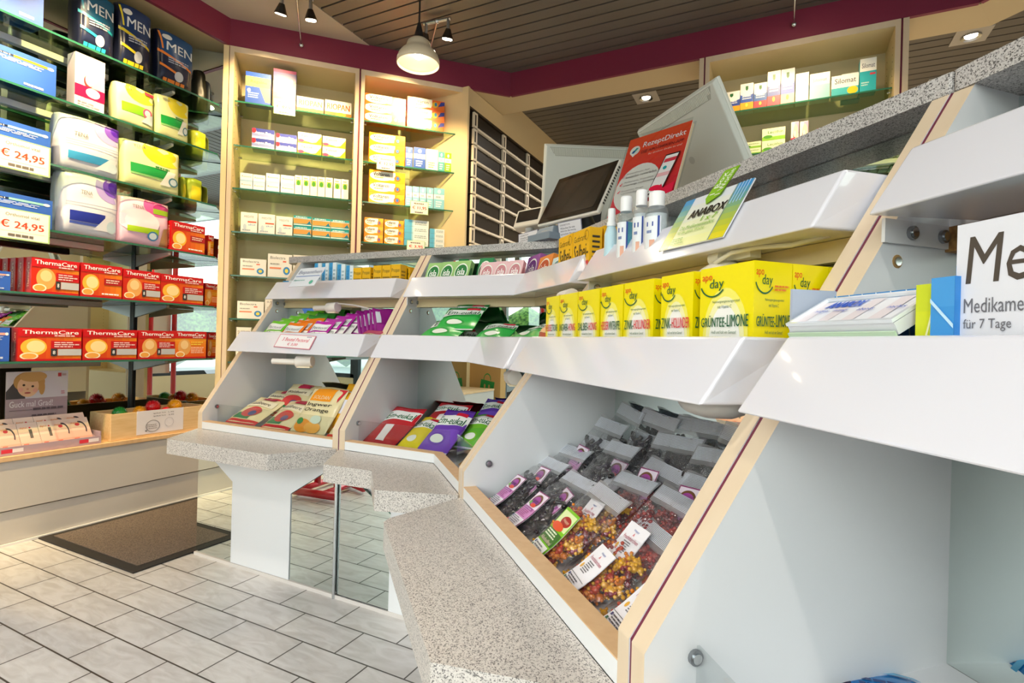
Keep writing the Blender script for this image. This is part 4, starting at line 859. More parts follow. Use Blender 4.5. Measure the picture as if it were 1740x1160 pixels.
shelf_row(FL, D0, ZS[5], [(D_ortho('#f0a89b'), -60, 16, 556, .08, 'small blue vitamin carton at the left end of the lowest shelf', 'supplement_box'),
    (D_tc(0), 30, 138, 558, .05, 'widest red heat wrap carton, leftmost on the lowest shelf', 'heat_wrap_box'), (D_tc(0), 141, 232, 560, .05, 'second red heat wrap carton from the left on the lowest shelf', 'heat_wrap_box'),
    (D_tc(1), 235, 297, 562, .05, 'third red heat wrap carton from the left on the lowest shelf', 'heat_wrap_box'), (D_tc(3), 297, 350, 563, .05, 'orange-toned heat wrap carton at the right of the lowest shelf', 'heat_wrap_box')], gg)
shelf_row(FL, .07, ZS[5], [(D_tc(3), 353, 368, 566, .1, 'dark red carton seen edge on at the right end of the lowest shelf', 'heat_wrap_box')], gg)
for i in range(3):
    for j, (xa, xb, yt) in enumerate(((137, 207, 450), (209, 272, 460), (273, 345, 469))):
        u, w0, h0 = fit(FL, D0, ZS[4], xa, xb, yt); carton(D_tc((2, 1, 0)[j]), w0, .05, h0, place(FL, u, D0+.052*(i+1), ZS[4]+.0006), 'heat_wrap_box', 'red heat wrap carton hidden %s behind the %s front carton of the fifth shelf' % (('directly', 'second', 'third')[i], ('second', 'third', 'rightmost')[j]), 'carton', 'red heat wrap cartons on the fifth shelf')
price_card(FL, -.006, 0, -12, 86, 238, 291, '\u20ac 24,95', 'Orthomol vital', 'large 24,95 price card hanging on the third glass shelf')
price_card(FL, -.006, 0, -12, 85, 357, 408, '\u20ac 24,95', 'Orthomol vital', 'large 24,95 price card hanging on the fourth glass shelf')
# ---------------------------------------------------------------- cabinet goods
D1 = .045
def stack(fr, d, zb, des, cols, y_top, n, dep, lab, group, nm='medicine_box'):
    for c, (x0, x1, yt) in enumerate([(a, b2, (y_top[i] if isinstance(y_top, (list, tuple)) else y_top)) for i, (a, b2) in enumerate(cols)]):
        u, w_, h_ = fit(fr, d, zb, x0, x1, yt)
        for k in range(n):
            pos = '' if n == 1 else (', lower one', ', upper one')[k] if n == 2 else (', bottom of three', ', middle of three', ', top of three')[k] if n == 3 else ', %s from the bottom' % ORD[k]
            carton(des, w_, dep, h_/n-.0008, place(fr, u, d, zb+.0006+k*h_/n), nm, lab[c]+pos, 'carton', group)
Z = ZK
shelf_row(FC, D1, Z[0], [(S_REG1, 417, 460, 124, .05, 'blue and gold hair tonic carton, top shelf of left wall cabinet'), (S_REG2, 464, 503, 119, .06, 'tall purple and orange hair tonic carton on the top shelf'),
    (S_RIO, 504, 550, 166, .05, 'orange and white stomach remedy carton beside the tall purple one'), (S_RIO, 552, 597, 172, .05, 'right of the two orange and white stomach remedy cartons')])
price_card(FC, .020, 0, 465, 502, 169, 195, '\u20ac 49,95', '', 'price tag below the tall purple carton on the top shelf')
stack(FC, D1, Z[1], S_SUP, [(428, 466), (469, 504)], [219, 228], 2, .08, ['blue and white carton, left pile on the second cabinet shelf', 'blue and white carton, right pile on the second cabinet shelf'], 'blue and white cartons on the second cabinet shelf')
stack(FC, D1, Z[1], S_TAL, [(506, 546), (548, 587)], [226, 233], 2, .08, ['yellow-green and white carton, pile left on the second shelf', 'yellow-green and white carton, pile at the right end of the second shelf'], 'yellow-green cartons on the second cabinet shelf')
stack(FC, D1, Z[2], S_BW, [(408, 429), (430, 450), (452, 475), (477, 500)], [294, 297, 295, 298], 2, .06, ['small pale blue-white carton, %s pile on the third shelf' % s_ for s_ in ('leftmost', 'second', 'third', 'fourth')], 'small pale cartons on the third cabinet shelf')
shelf_row(FC, D1, Z[2], [(S_WG, 501+int(i*13.2), 513+int(i*13.2), 298+int(i*1.2), .05, 'slim white carton with a green picture, %s from the left' % ORD[i]) for i in range(7)], 'slim white cartons with green pictures')
shelf_row(FC, D1, Z[3], [(S_BLD, 409, 437, 361, .07, 'white carton with a red bar, left of three on the fourth shelf'), (S_BLD, 439, 467, 364, .07, 'white carton with a red bar, middle of three on the fourth shelf'), (S_BLD, 469, 497, 368, .07, 'white carton with a red bar, right of three on the fourth shelf')], 'white cartons with red bars')
stack(FC, D1, Z[3], S_TEAL, [(499, 529), (531, 561), (562, 593)], [367, 371, 374], 2, .07, ['teal and orange carton, %s pile on the fourth shelf' % s_ for s_ in ('left', 'middle', 'right')], 'teal and orange cartons')
shelf_row(FC, D1, Z[4], [(S_BIO, 408, 452, 440, .06, 'white mineral tablet carton with a blue flower, left on the fifth shelf'), (S_BIO, 455, 496, 432, .07, 'taller white mineral tablet carton with a blue flower on the fifth shelf'), (S_PEP, 498, 531, 434, .06, 'off-white carton with grey capitals on the fifth shelf'), (S_PNK, 533, 556, 441, .06, 'pink-topped carton just above the worktop edge')])
shelf_row(FC, D1, Z[5], [(S_BIO, 403, 448, 512, .06, 'white mineral tablet carton with a blue flower on the sixth shelf'), (S_PEP, 450, 480, 508, .06, 'off-white carton half hidden by the counter on the sixth shelf')])
shelf_row(FC, D1, Z[6], [(S_PEP, 401, 426, 556, .06, 'plain white carton on the lowest visible cabinet shelf')])
stack(FC, D1, Z[0], D_volt('big'), [(620, 689), (692, 755)], [163, 168], 3, .06, ['long white and orange ointment carton, left pile on the top shelf', 'long white and orange ointment carton, right pile on the top shelf'], 'long ointment cartons on the top shelf', 'ointment_box')
stack(FC, D1, Z[1], D_volt('sm'), [(627, 688)], [228], 3, .06, ['long orange ointment carton, pile on the second shelf'], 'long ointment cartons on the second shelf', 'ointment_box')
shelf_row(FC, D1, Z[1], [(S_drop('#3d5cae', '#dfe8f8', 'navy'), 689, 701, 250, .05, 'slim navy carton with a white band beside the ointment pile'), (S_drop('#2a4fa4', '#dfe8f8', 'blue'), 703, 723, 251, .05, 'wider navy carton with a white drop'), (S_drop('#f3efe4', '#c8b060', 'white'), 724, 744, 254, .05, 'white carton between the navy and green ones'), (S_drop('#4fa6a8', '#e8f6f4', 'teal'), 745, 755, 258, .05, 'slim teal carton with a white band'), (S_drop('#84b81e', '#f2f8e0', 'green'), 756, 767, 260, .05, 'slim bright green carton at the right end')])
price_card(FC, .020, 0, 640, 672, 267, 289, '\u20ac 12,95', '', 'price tag on the second shelf below the orange ointment pile')
stack(FC, D1, Z[2], D_volt('sm'), [(627, 688)], [291], 3, .06, ['long orange ointment carton, pile on the third shelf'], 'long ointment cartons on the third shelf', 'ointment_box')
LB = S_drop('#8ccbe2', '#f0f8fa', 'light')
shelf_row(FC, D1, Z[2], [(LB, 689+i*12, 700+i*12 if i < 4 else 755, 316+i, .05, 'light blue carton with a white band, %s from the left on the third shelf' % ORD[i]) for i in range(5)], 'light blue cartons on the third shelf')
price_card(FC, .020, 0, 697, 728, 342, 364, '\u20ac 11,95', '', 'price tag on the third shelf below the light blue cartons')
stack(FC, D1, Z[3], D_volt('sm'), [(619, 651), (653, 686)], [370, 374], 3, .06, ['short orange ointment carton, left pile on the fourth shelf', 'short orange ointment carton, right pile on the fourth shelf'], 'short ointment cartons', 'ointment_box')
stack(FC, D1, Z[3], S_BEP, [(687, 728), (730, 755)], [374, 389], 4, .06, ['flat pale blue carton in the wide cabinet pile', 'flat pale blue carton in the narrow cabinet pile'], 'flat pale blue cartons')
price_card(FC, .020, 0, 691, 722, 409, 428, '\u20ac 3,95', '', 'red 3,95 price tag on the fourth shelf just above the worktop')
for nmz, xx in (('a', 0),):
    shelf_row(FR, D1, 1.978, [(S_VIC('#2a4aa8', '#f0a020', 'a'), 1229, 1257, 156, .05, 'low blue and orange cold remedy carton, leftmost behind the counter'), (S_VIC('#2a55b8', '#f0a828', 'b'), 1258, 1280, 142, .05, 'blue carton with an orange foot beside the low one'), (S_VIC('#2f62b8', '#d03a50', 'c'), 1281, 1303, 141, .05, 'blue carton with a short red foot'),
        (S_VIC('#3050b0', '#c83458', 'd'), 1304, 1326, 121, .05, 'tall blue carton with a red foot'), (S_VIC('#3a5cc0', '#d8a0a8', 'e'), 1327, 1350, 117, .05, 'tallest blue and white carton with a pale foot'), (S_PALE, 1352, 1374, 124, .05, 'pale blue cough syrup carton next to the tall blue ones'),
        (S_PALE, 1376, 1410, 124, .05, 'wider pale blue cough syrup carton'), (S_SIL2, 1413, 1459, 127, .05, 'wide white and teal carton with a yellow spot'), (S_SIL, 1461, 1489, 99, .05, 'tall teal carton with a white top at the shelf end')])
    shelf_row(FR, .11, 1.978, [(S_SIL, 1430, 1461, 124, .05, 'teal carton peeking out behind the wide yellow-spotted one')])
stack(FR, D1, 1.755, S_GRN, [(1262, 1293), (1295, 1334)], [241, 217], 2, .06, ['flat green leaf-patterned carton, low left pile on the lower lit shelf', 'flat green leaf-patterned carton, pile on the lower lit shelf'], 'green leaf-patterned cartons')
shelf_row(FR, D1, 1.755, [(S_SB, 1344, 1357, 207, .05, 'slim white and pink carton on the lower lit shelf, left one'), (S_SB, 1359, 1373, 206, .05, 'slim white and pink carton on the lower lit shelf, right one'), (S_PNK, 1388, 1425, 216, .05, 'white carton with a pinkish top half hidden by the worktop')])
# ================================================================== goods on the display counter
TF = (.7495, .9575)     # tray floors
def V3(px, py, z): return Vector(on_z(px, py, z))
def frame3(bl, br, tl):
    """matrix of a soft pack lying with these three corners; returns size too"""
    x = br-bl; w = x.length; x = x/w; z = tl-bl; z = z-x*z.dot(x); h = z.length; z = z/h; y = z.cross(x)
    M = Matrix.Identity(4)
    for i in range(3): M[i][0] = x[i]; M[i][1] = y[i]; M[i][2] = z[i]; M[i][3] = bl[i]
    return M, w, h
def bag3(des, bl, br, tl, zs, label, group=None, name='sweet_bag', cat='sweet bag', th=.022, seed=1, size=None):
    a, b2, c = V3(*bl, zs[0]), V3(*br, zs[1]), V3(*tl, zs[2]); M, w, h = frame3(a, b2, c)
    if size: w, h = size
    base, ops = des; o = pouch_mesh(name, w, h, th*.5, base, ops, seed=seed, rough=.25).obj(name, M=M); return tag(o, label, cat, group)
def bagd(des, fr, bl, br, tl, ds, label, group=None, th=.022, seed=1, size=None):
    P3 = []
    for (px, py), d in zip((bl, br, tl), ds): u, z = fr.uz(d, px, py); P3.append(fr.w(u, d, z))
    M, w, h = frame3(*P3)
    if size: w, h = size
    base, ops = des; return tag(pouch_mesh('sweet_bag', w, h, th*.5, base, ops, seed=seed, rough=.25).obj('sweet_bag', M=M), label, 'sweet bag', group)
def bagl(des, fr, d, bl, br, lean, h, label, group=None, th=.03, seed=1, yaw=0):
    u0, z0 = fr.uz(d, *bl); u1, _ = fr.uz(d, *br); M = place(fr, u0, d, max(z0, .442), lean=lean, yaw=yaw); base, ops = des
    return tag(pouch_mesh('sweet_bag', u1-u0, h, th*.5, base, ops, seed=seed, rough=.25).obj('sweet_bag', M=M), label, 'sweet bag', group)
# ---- tea boxes
def cup(x, y, s, liq, asp=1.0):
    sy = s*asp
    return [('q', [(x-s, y-sy*1.7), (x+s, y-sy*1.7), (x+s, y), (x-s, y)], '#d9d6bf'), ('q', [(x-s*.92, y-sy*1.7), (x+s*.92, y-sy*1.7), (x+s*.96, y-sy*.75), (x-s*.96, y-sy*.75)], liq), ('e', x, y, s, sy*.34, '#8b8467'), ('e', x, y, s*.93, sy*.27, '#eceadb'), ('a', x+s*1.18, y-sy*.75, s*.42, sy*.5, -100, 110, .34, '#5f5a4c')]
def D_tea(nm, t1, c1, t2, c2, liq, small=False):
    def f(w, d, h):
        asp = w/h
        def face(k):
            o = [('e', .5, .42, .42, .40, '#f3ea6a'), ('e', .5, .4, .36, .35, '#f3efb4'), ('e', .5, .38, .29, .30, '#f2f2ec')] if k == 0 else []
            o += [('t', .05, .875, .25, .935, 'apo', '#e04a1a', 0, .03), ('t', .2, .80, .47, .90, 'day', '#0f5a34', .12, .02), ('a', .27, .88, .26, .13, 200, 325, .1, '#0f5a34'),
                  ('t', .28, .695, .78, .72, 'Nahrungserg\u00e4nzungsmittel', '#3a6a4a'), ('t', .38, .655, .64, .68, 'mit Vitamin C', '#3a6a4a')]
            m_ = .5 if t2 else 1.0
            a = len(t1)/(len(t1)+len(t2)); x0, x1 = .06, .94; xm = x0+(x1-x0)*a
            o += [('t', x0, .505, xm-.01, .60, t1, c1, 0, .035), ('t', xm+.005, .505, x1, .60, t2, c2, 0, .035), ('t', .28, .45, .74, .475, 'Hei\u00df und kalt ein Genuss!', '#3a6a4a')]
            if k == 0: o += cup(.48, .28, .24, liq, asp*1.05)+[('t', .78, .33, .9, .35, 'Neue', '#d8542a'), ('t', .78, .295, .95, .315, 'Rezeptur', '#d8542a')]
            else: o += [('t', .3, .34, .7, .36, 'Verzehrempfehlung:', '#3a5a2a'), ('l', .1, .08, .9, .32, 6, '#6f7a1e'), ('l', .5, .78, .9, .82, 2, '#e0761e')]
            return o
        mb = carton_mesh('tea_box', w, d, h, '#efde00', face(0), right=face(1), rough=.3)
        # raised lid flap
        mb.add([(w, 0, h), (w, d, h), (w*.7, d, h+.004), (w*.7, .0, h+.004)], [(0, 1, 2, 3)], P('#d9b98a', .6)); return mb
    f.__name__ = 'tea'+nm; return f
TG, TR_ = '#0d5c38', '#d4253a'
tea = [(928, 950, D_tea('z', 'HEISSE ', TR_, 'ZITRONE', TG, '#c9d060'), 'apple green lettered hot lemon tea carton, leftmost and smallest looking of the yellow row'),
       (951, 981, D_tea('i', 'INGWER-', TG, 'HONIG', TR_, '#d8d2a0'), 'yellow ginger honey tea carton, second from the left in the yellow row'),
       (982, 1018, D_tea('s', 'SALBEI-', TG, 'HONIG', TR_, '#d9822a'), 'yellow sage honey tea carton with an orange drink, third from the left'),
       (1021, 1058, D_tea('w', 'HEISSER ', TR_, 'WINTERAPFEL', TG, '#cf7a1e'), 'yellow winter apple tea carton in the middle of the yellow row'),
       (1060, 1110, D_tea('h', 'ZINK-', TG, 'HOLUNDER', TR_, '#cf2548'), 'yellow elderberry tea carton with a red drink, the left one of two'),
       (1123, 1177, D_tea('h2', 'ZINK-', TG, 'HOLUNDER', TR_, '#cf2548'), 'yellow elderberry tea carton with a red drink, the right one of two'),
       (1189, 1280, D_tea('g', 'GR\u00dcNTEE-', TG, 'LIMONE', TG, '#a8a83a'), 'large looking yellow green-tea lime carton, nearest of the yellow row')]
for i, (x0, x1, des, lab) in enumerate(tea):
    d_ = .165; u0, _ = F3.uz(d_, x0, 535); u1, _ = F3.uz(d_, x1, 535); w_ = u1-u0; h_ = .1487
    carton(des, w_, .054, h_, place(F3, u0, d_, TF[0]), 'tea_box', lab, 'tea box', 'yellow tea boxes')
    carton(des, w_, .054, h_, place(F3, u0, d_+.110, TF[0]), 'tea_box', 'yellow tea carton, third one back behind the %s one of the front row' % ('leftmost', 'second', 'third', 'middle', 'left elderberry', 'right elderberry', 'large lime')[i], 'tea box', 'yellow tea boxes')
    carton(des, w_, .054, h_, place(F3, u0, d_+.055, TF[0]), 'tea_box', 'yellow tea carton standing directly behind the %s one of the front row' % ('leftmost', 'second', 'third', 'middle', 'left elderberry', 'right elderberry', 'large lime')[i], 'tea box', 'yellow tea boxes')
bagd(('#b4533a', [('l', .2, .3, .8, .7, 6, '#e8c9a0'), ('e', .5, .5, .2, .2, '#e9b98a')]), F3, (902, 575), (926, 575), (912, 541), (.17, .17, .21), 'small reddish brown bag tucked beside the leftmost yellow tea carton', seed=5, th=.03)
# ---- salbei sweets (corner unit, upper rail)
D_salb = simple('salbei', '#f0b800', [('t', .08, .78, .8, .9, 'Gutbrand', '#5a4200'), ('t', .08, .42, .92, .72, 'Salbei-', '#2a1e06', .06, .03), ('t', .08, .1, .45, .24, 'Bonbons', '#2a1e06'), ('r', .66, .06, .98, .36, '#d02a1e'), ('l', .7, .1, .94, .3, 2, '#f4d8c0'), ('a', .85, .86, .12, .1, 0, 360, .15, '#a07c10')],
                right=[('r', .2, .1+.1*i, .8, .14+.1*i, '#2a1e06') for i in range(8)])
for x0, x1, yt, lab, dd in ((949, 972, 401, 'yellow sage sweets carton, left one of the pair on the rail', .305), (973, 1001, 391, 'yellow sage sweets carton, right one of the pair on the rail', .305), (1003, 1026, 388, 'yellow sage sweets carton standing behind the pair', .345)):
    u, w_, h_ = fit(F3, dd, TF[1], x0, x1, yt); carton(D_salb, w_, .034, h_, place(F3, u, dd, TF[1]), 'sweets_box', lab, 'carton', 'yellow sage sweets cartons')
# ---- bottles on the upper rail of unit three
def bottle(px, d_, ybase, ytop, r_, col, capc, lab, kind, label):
    u, _ = F3.uz(d_, px, (ybase+ytop)/2); zt = F3.uz(d_, px, ytop)[1]; h_ = zt-TF[1]
    root = empty('sanitiser_bottle' if kind != 'spray' else 'spray_bottle', F3.w(u, d_, TF[1]), label, 'bottle'); root.rotation_euler = (0, 0, F3.ang+.9)
    bm_ = thin('bottle_plastic_'+col.strip('#'), '#eef4f6', .06, .12, body=col, bodyf=.16)
    m = MB(); hb = h_*(.72 if kind == 'spray' else .79)
    if kind == 'spray': m.lathe([(.0001, 0), (r_, 0), (r_, hb*.35), (r_*1.04, hb*.4), (r_*.97, hb*.45), (r_*.98, hb*.82), (r_*.6, hb)], P('#bfe0ee', .3), 24)
    else: m.lathe([(.0001, 0), (r_*.95, 0), (r_, .004), (r_, hb*.88), (r_*.93, hb*.95), (r_*.72, hb)], bm_, 28)
    m.obj('bottle_body', root)
    if kind != 'spray':
        m = MB(); m.lathe([(.0001, .002), (r_*.92, .003), (r_*.92, hb*(.8 if kind == 'blue' else .86)), (.0001, hb*(.801 if kind == 'blue' else .861))], P(lab, .15, coat=.6), 24); m.obj('gel', root)
        m = MB(); n = 12; vs = []; fs = []
        for j in range(n+1):
            a = rad(-175+(100 if kind == 'blue' else 112)*j/n); vs += [((r_+.0006)*math.cos(a), (r_+.0006)*math.sin(a), hb*.15), ((r_+.0006)*math.cos(a), (r_+.0006)*math.sin(a), hb*.8)]
        for j in range(n): fs.append((2*j, 2*j+2, 2*j+3, 2*j+1))
        m.add(vs, fs, P('#e9eef6', .4), True)
        q = []
        for a0, a1, z0_, z1_, c in ((-80, -70, .15, .8, '#1f3f9a'), (-135, -100, .62, .7, '#2a4a9c'), (-135, -108, .5, .55, '#7a8ab8'), (-118, -92, .2, .38, '#e0a890')):
            a0, a1 = rad(a0), rad(a1); R_ = r_+.0012; m.add([(R_*math.cos(a0), R_*math.sin(a0), hb*z0_), (R_*math.cos(a1), R_*math.sin(a1), hb*z0_), (R_*math.cos(a1), R_*math.sin(a1), hb*z1_), (R_*math.cos(a0), R_*math.sin(a0), hb*z1_)], [(0, 1, 2, 3)], P(c, .4))
        m.obj('label', root)
    m = MB(); rc = r_*.70
    if kind == 'spray': m.lathe([(rc, hb), (rc, hb+h_*.06), (rc*.8, hb+h_*.08), (rc*.78, h_*.98), (rc*.7, h_), (.0001, h_)], P(capc, .25), 22)
    else: m.lathe([(rc, hb), (rc*1.0, h_*.97), (rc*.9, h_), (.0001, h_)], P(capc, .3), 24)
    m.obj('cap', root); return root
bottle(1039, .30, 405, 355, .0150, '#dff0f6', '#eef2f6', '#bfe0ee', 'spray', 'small pale blue spray bottle, leftmost of the four bottles on the rail')
bottle(1064, .295, 400, 335, .0175, '#dfeef2', '#f2f4f8', '#17b3d2', 'blue', 'bottle of bright turquoise hand gel with a white cap')
bottle(1090, .295, 395, 324, .0160, '#e9edf2', '#f4f4f8', '#eef2f6', 'clear', 'clear gel bottle with white cap right of the turquoise one')
bottle(1116, .300, 390, 327, .0215, '#e9edf2', '#f4f4f8', '#eef2f6', 'clear', 'wider clear gel bottle with round shoulders, rightmost of the four')
# ---- pill box card clipped over the upper rail
def on_top_rail(px, py, off=.006):
    p0 = F3.w(0, .257-off, .945); p1 = F3.w(0, .30-off, 1.0185); nrm = Vector((F3.u[0], F3.u[1], 0)).cross(p1-p0); r = Vector(ray(px, py)); e = Vector(EYE); return e+r*((p0-e).dot(nrm)/r.dot(nrm))
M, w_, h_ = frame3(on_top_rail(1119, 427), on_top_rail(1228, 402), on_top_rail(1175, 340))
cdm = MB(); cdm.box(0, 0, 0, w_, .002, h_, P('#dfe3ea', .3))
art(cdm, fmap(w_, h_), [('g', 0, 0, 1, 1, '#eef0a0', '#dfe4f4', 6), ('g', 0, 0, .16, 1, '#f0dc00', '#4a9ae0', 9), ('g', .80, 0, 1, 1, '#f0dc00', '#3f96e0', 9), ('r', .785, 0, .80, 1, '#7f9a8a')] + [('q', [(.82+.045*i, .62), (.835+.045*i, .62), (.835+.045*i, 1), (.82+.045*i, 1)], '#a8d0f4') for i in range(4)] +
    [('t', .24, .54, .78, .70, 'ANABOX', '#15130f', .05, .045), ('t', .5, .42, .72, .52, '1 x 7', '#7ab81e', .04, .03), ('t', .22, .32, .74, .40, 'Die Medikamentenbox', '#86b838'), ('t', .22, .22, .64, .30, 'f\u00fcr die ganze Woche', '#86b838'), ('l', .2, .05, .42, .16, 3, '#9cc25a')], rough=.25)
pc_ = tag(cdm.obj('promo_card', M=M), 'tilted blue, white and yellow pill box card clipped over the upper white rail', 'card')
fl = MB(); fl.add([(w_*.40, -.004, h_*.86), (w_*.46, -.004, h_*.74), (w_*.62, -.004, h_*.86), (w_*.66, -.002, h_*1.40), (w_*.44, -.002, h_*1.40)], [(0, 1, 2, 3, 4)], P('#86bc12', .4)); fl.v = [(x, y, z) for x, y, z in fl.v]
fl.add([(x, y+.0012, z) for x, y, z in fl.v[:5]], [(4, 3, 2, 1, 0)], P('#86bc12', .4))
art(fl, lambda u, v, o: (w_*(.42+.2*u+.02*v), -.0042-o+.0022*(v), h_*(.84+.54*v)), [('t', .08, .12, .46, .92, '1 Box', '#f6faee', 'V', .05), ('t', .54, .05, .94, .95, '1 Woche', '#f6faee', 'V', .04)])
fl.obj('flag', pc_)
# ---- leftmost unit, upper rail
D_bep = simple('bepanthen_tall', '#d8ecf6', [('g', 0, 0, .5, 1, '#6fc3ea', '#2f95d4', 5), ('r', .5, 0, 1, 1, '#e6f3f8'), ('t', .12, .15, .40, .85, 'Bepanthen', '#1a3f7a', 'V'), ('l', .58, .3, .92, .8, 5, '#9fc0cc')], right=[('g', 0, 0, 1, 1, '#eef6f8', '#bfe3ee', 4), ('l', .15, .2, .85, .8, 6, '#a8b8bc')])
g_ = 'pale blue ointment cartons on the leftmost upper rail'
for i, (x0, x1, yt) in enumerate(((534, 546, 447), (547, 558, 447), (559, 571, 446), (573, 586, 449), (588, 600, 451))):
    u, w_, h_ = fit(F1, .33, TF[1], x0, x1, yt); carton(D_bep, w_, .05, h_, place(F1, u, .33, TF[1]), 'ointment_box', 'blue ointment carton standing on the leftmost upper rail, %s from the left' % ORD[i], 'carton', g_)
u, w_, h_ = fit(F1, .33, TF[1], 447, 466, 478); carton(D_bep, w_, .05, h_, place(F1, max(u, .03), .33, TF[1]), 'ointment_box', 'low blue ointment carton left of the white wound cream sign', 'carton', g_)
M, w_, h_ = frame3(V3(490, 487, .985), V3(533, 485, .985), V3(502, 457, 1.06)); sg = MB(); sg.box(0, 0, 0, w_, .002, h_, P('#dfe6f2', .3)); art(sg, fmap(w_, h_), [('t', .06, .62, .96, .86, 'Bepanthen', '#4a5a8a', .05), ('r', .04, .52, .98, .56, '#6a86c4'), ('t', .06, .26, .5, .38, 'Agentcreme', '#4aa89a'), ('e', .8, .2, .07, .1, '#5ab8a0')])
tag(sg.obj('sign_card', M=M), 'white wound cream sign with a blue underline on the leftmost upper rail', 'sign')
D_yel = simple('yellow_drops', '#eeb80a', [('t', .08, .72, .9, .88, 'Prospan', '#4a3a08'), ('l', .1, .5, .9, .62, 2, '#7a5c10'), ('r', .1, .3, .7, .44, '#b8a0a0'), ('e', .3, .1, .14, .12, '#2f8a3a'), ('e', .62, .1, .14, .12, '#2f8a3a')], right=[('l', .15, .3, .85, .8, 5, '#8a6a14')])
for i, (x0, x1, yt) in enumerate(((600, 614, 455), (615, 629, 454), (634, 648, 451), (649, 663, 450), (664, 680, 449), (682, 693, 453), (694, 704, 456))):
    dd = .33 if i < 5 else .37; u, w_, h_ = fit(F1, dd, TF[1], x0, x1, yt); carton(D_yel, w_, .04, h_, place(F1, min(u, .62), dd, TF[1]), 'drops_box', 'amber yellow drops carton, %s from the left on the leftmost upper rail' % ORD[i], 'carton', 'amber yellow drops cartons')
# ---- corner unit, upper rail: lozenge cartons tipped back
def D_isla(c, dk, nm):
    return simple('isla'+nm, c, [('g', 0, 0, 1, .35, '#f4f6ee', c, 4), ('e', .5, .66, .4, .26, '#f2f6ee'), ('e', .5, .66, .36, .22, dk), ('t', .26, .56, .74, .76, 'isla', '#ffffff', .08, .05), ('r', .1, .1, .9, .14, dk), ('l', .2, .22, .8, .3, 1, dk)], right=[('e', .5, .6, .36, .22, dk)])
lz = [((717, 741, 445), '#9cca7c', '#1f7a3a', 'g', .31, 'pale green lozenge carton, left of three pale green ones'), ((740, 764, 443), '#9cca7c', '#1f7a3a', 'g', .31, 'pale green lozenge carton, middle of three pale green ones'), ((763, 790, 441), '#9cca7c', '#1f7a3a', 'g', .31, 'pale green lozenge carton, right of three pale green ones'),
      ((766, 782, 438), '#1f8a50', '#0c5a34', 'dg', .40, 'dark green lozenge carton behind the pale green ones'), ((803, 827, 436), '#1f8a50', '#0c5a34', 'dg', .36, 'dark green lozenge carton between the pale green and pink ones'),
      ((809, 833, 444), '#e9c0c6', '#c8848c', 'p', .305, 'pale pink lozenge carton, left of three pink ones'), ((833, 857, 442), '#e9c0c6', '#c8848c', 'p', .305, 'pale pink lozenge carton, middle of three pink ones'), ((857, 881, 440), '#e9c0c6', '#c8848c', 'p', .305, 'pale pink lozenge carton, right of three pink ones')]
for (x0, x1, yt), c, dk, nm, dd, lab in lz:
    u, w_, h_ = fit(F1, dd, TF[1], x0, x1, yt); carton(D_isla(c, dk, nm), w_, .024, h_*1.12, place(F1, u, dd-.01, TF[1], lean=24), 'lozenge_box', lab, 'carton', 'lozenge cartons tipped back on the corner upper rail')
for (x0, x1, yt), c, dk, nm, lab in (((882, 902, 434), '#a05aa8', '#6a2a80', 'v', 'purple lozenge carton at the bend of the upper rail'), ((903, 925, 434), '#f0903a', '#c8501a', 'o', 'orange lozenge carton beside the purple one'), ((927, 946, 436), '#cfe6ea', '#3a8a9c', 'w', 'white and teal lozenge carton left of the yellow sage cartons')):
    u, w_, h_ = fit(F3, .335, TF[1], x0, x1, yt); carton(D_isla(c, dk, nm), w_, .024, h_*1.05, place(F3, u, .335, TF[1], lean=14), 'lozenge_box', lab, 'carton', 'lozenge cartons tipped back on the corner upper rail')
# ---- sachets on the leftmost middle rail
def sach(c, c2): return (c, [('r', .06, .60, .94, .86, '#eef0f2'), ('t', .12, .66, .88, .78, 'Pectoral', '#8a8f98', .03), ('q', [(.0, .1), (1, .1), (1, .56), (0, .5)], '#f1f3ee'), ('t', .08, .42, .92, .52, 'Mentholbonbons', '#2a2a2a', .03), ('e', .35, .24, .22, .1, c2)])
def cascade(fr, u0, d0, du, dd, n, des, labf, group, sz=(.098, .138), lean=44, dz=.0115, z0=.762):
    base, ops = des; proto = None
    for i in range(n):
        M = place(fr, u0+du*i, d0+dd*i, z0+dz*i, lean=lean)
        if proto is None: proto = pouch_mesh('sachet', sz[0], sz[1], .005, base, ops, seed=3, rough=.3, n=10).obj('sachet', M=M); o = proto
        else: o = proto.copy(); COL.objects.link(o); o.matrix_world = M
        tag(o, labf % ORD[i], 'sachet', group)
gs = 'sachets on the leftmost middle rail'
cascade(F1, .075, .15, .018, .026, 7, sach('#6cc42c', '#5ab02a'), 'light green herbal sachet on the leftmost middle rail, %s from the front', gs)
cascade(F1, .215, .235, .02, .026, 4, ('#2f8a2c', [('r', .1, .6, .9, .8, '#48a83a')]), 'dark green sachet behind the orange ones, %s from the front', gs, lean=26)
cascade(F1, .18, .14, .016, .028, 3, sach('#f07c14', '#e8a05a'), 'orange sachet on the leftmost middle rail, %s from the front', gs, z0=.755)
cascade(F1, .315, .145, .024, .027, 7, sach('#b81fa4', '#e878c0'), 'magenta sachet on the leftmost middle rail, %s from the front', gs)
for i in range(5): 
    M = place(F1, .545+.018*i, .23, .775+.004*i, lean=14, yaw=68); o = pouch_mesh('sachet', .085, .12, .006, '#9a1a8a', [('r', .1, .1, .9, .5, '#b02a9c'), ('r', .1, .55, .3, .9, '#d8dce6')], seed=i, n=10).obj('sachet', M=M); tag(o, 'magenta sachet turned sideways at the right end, %s of five' % ORD[i], 'sachet', gs)
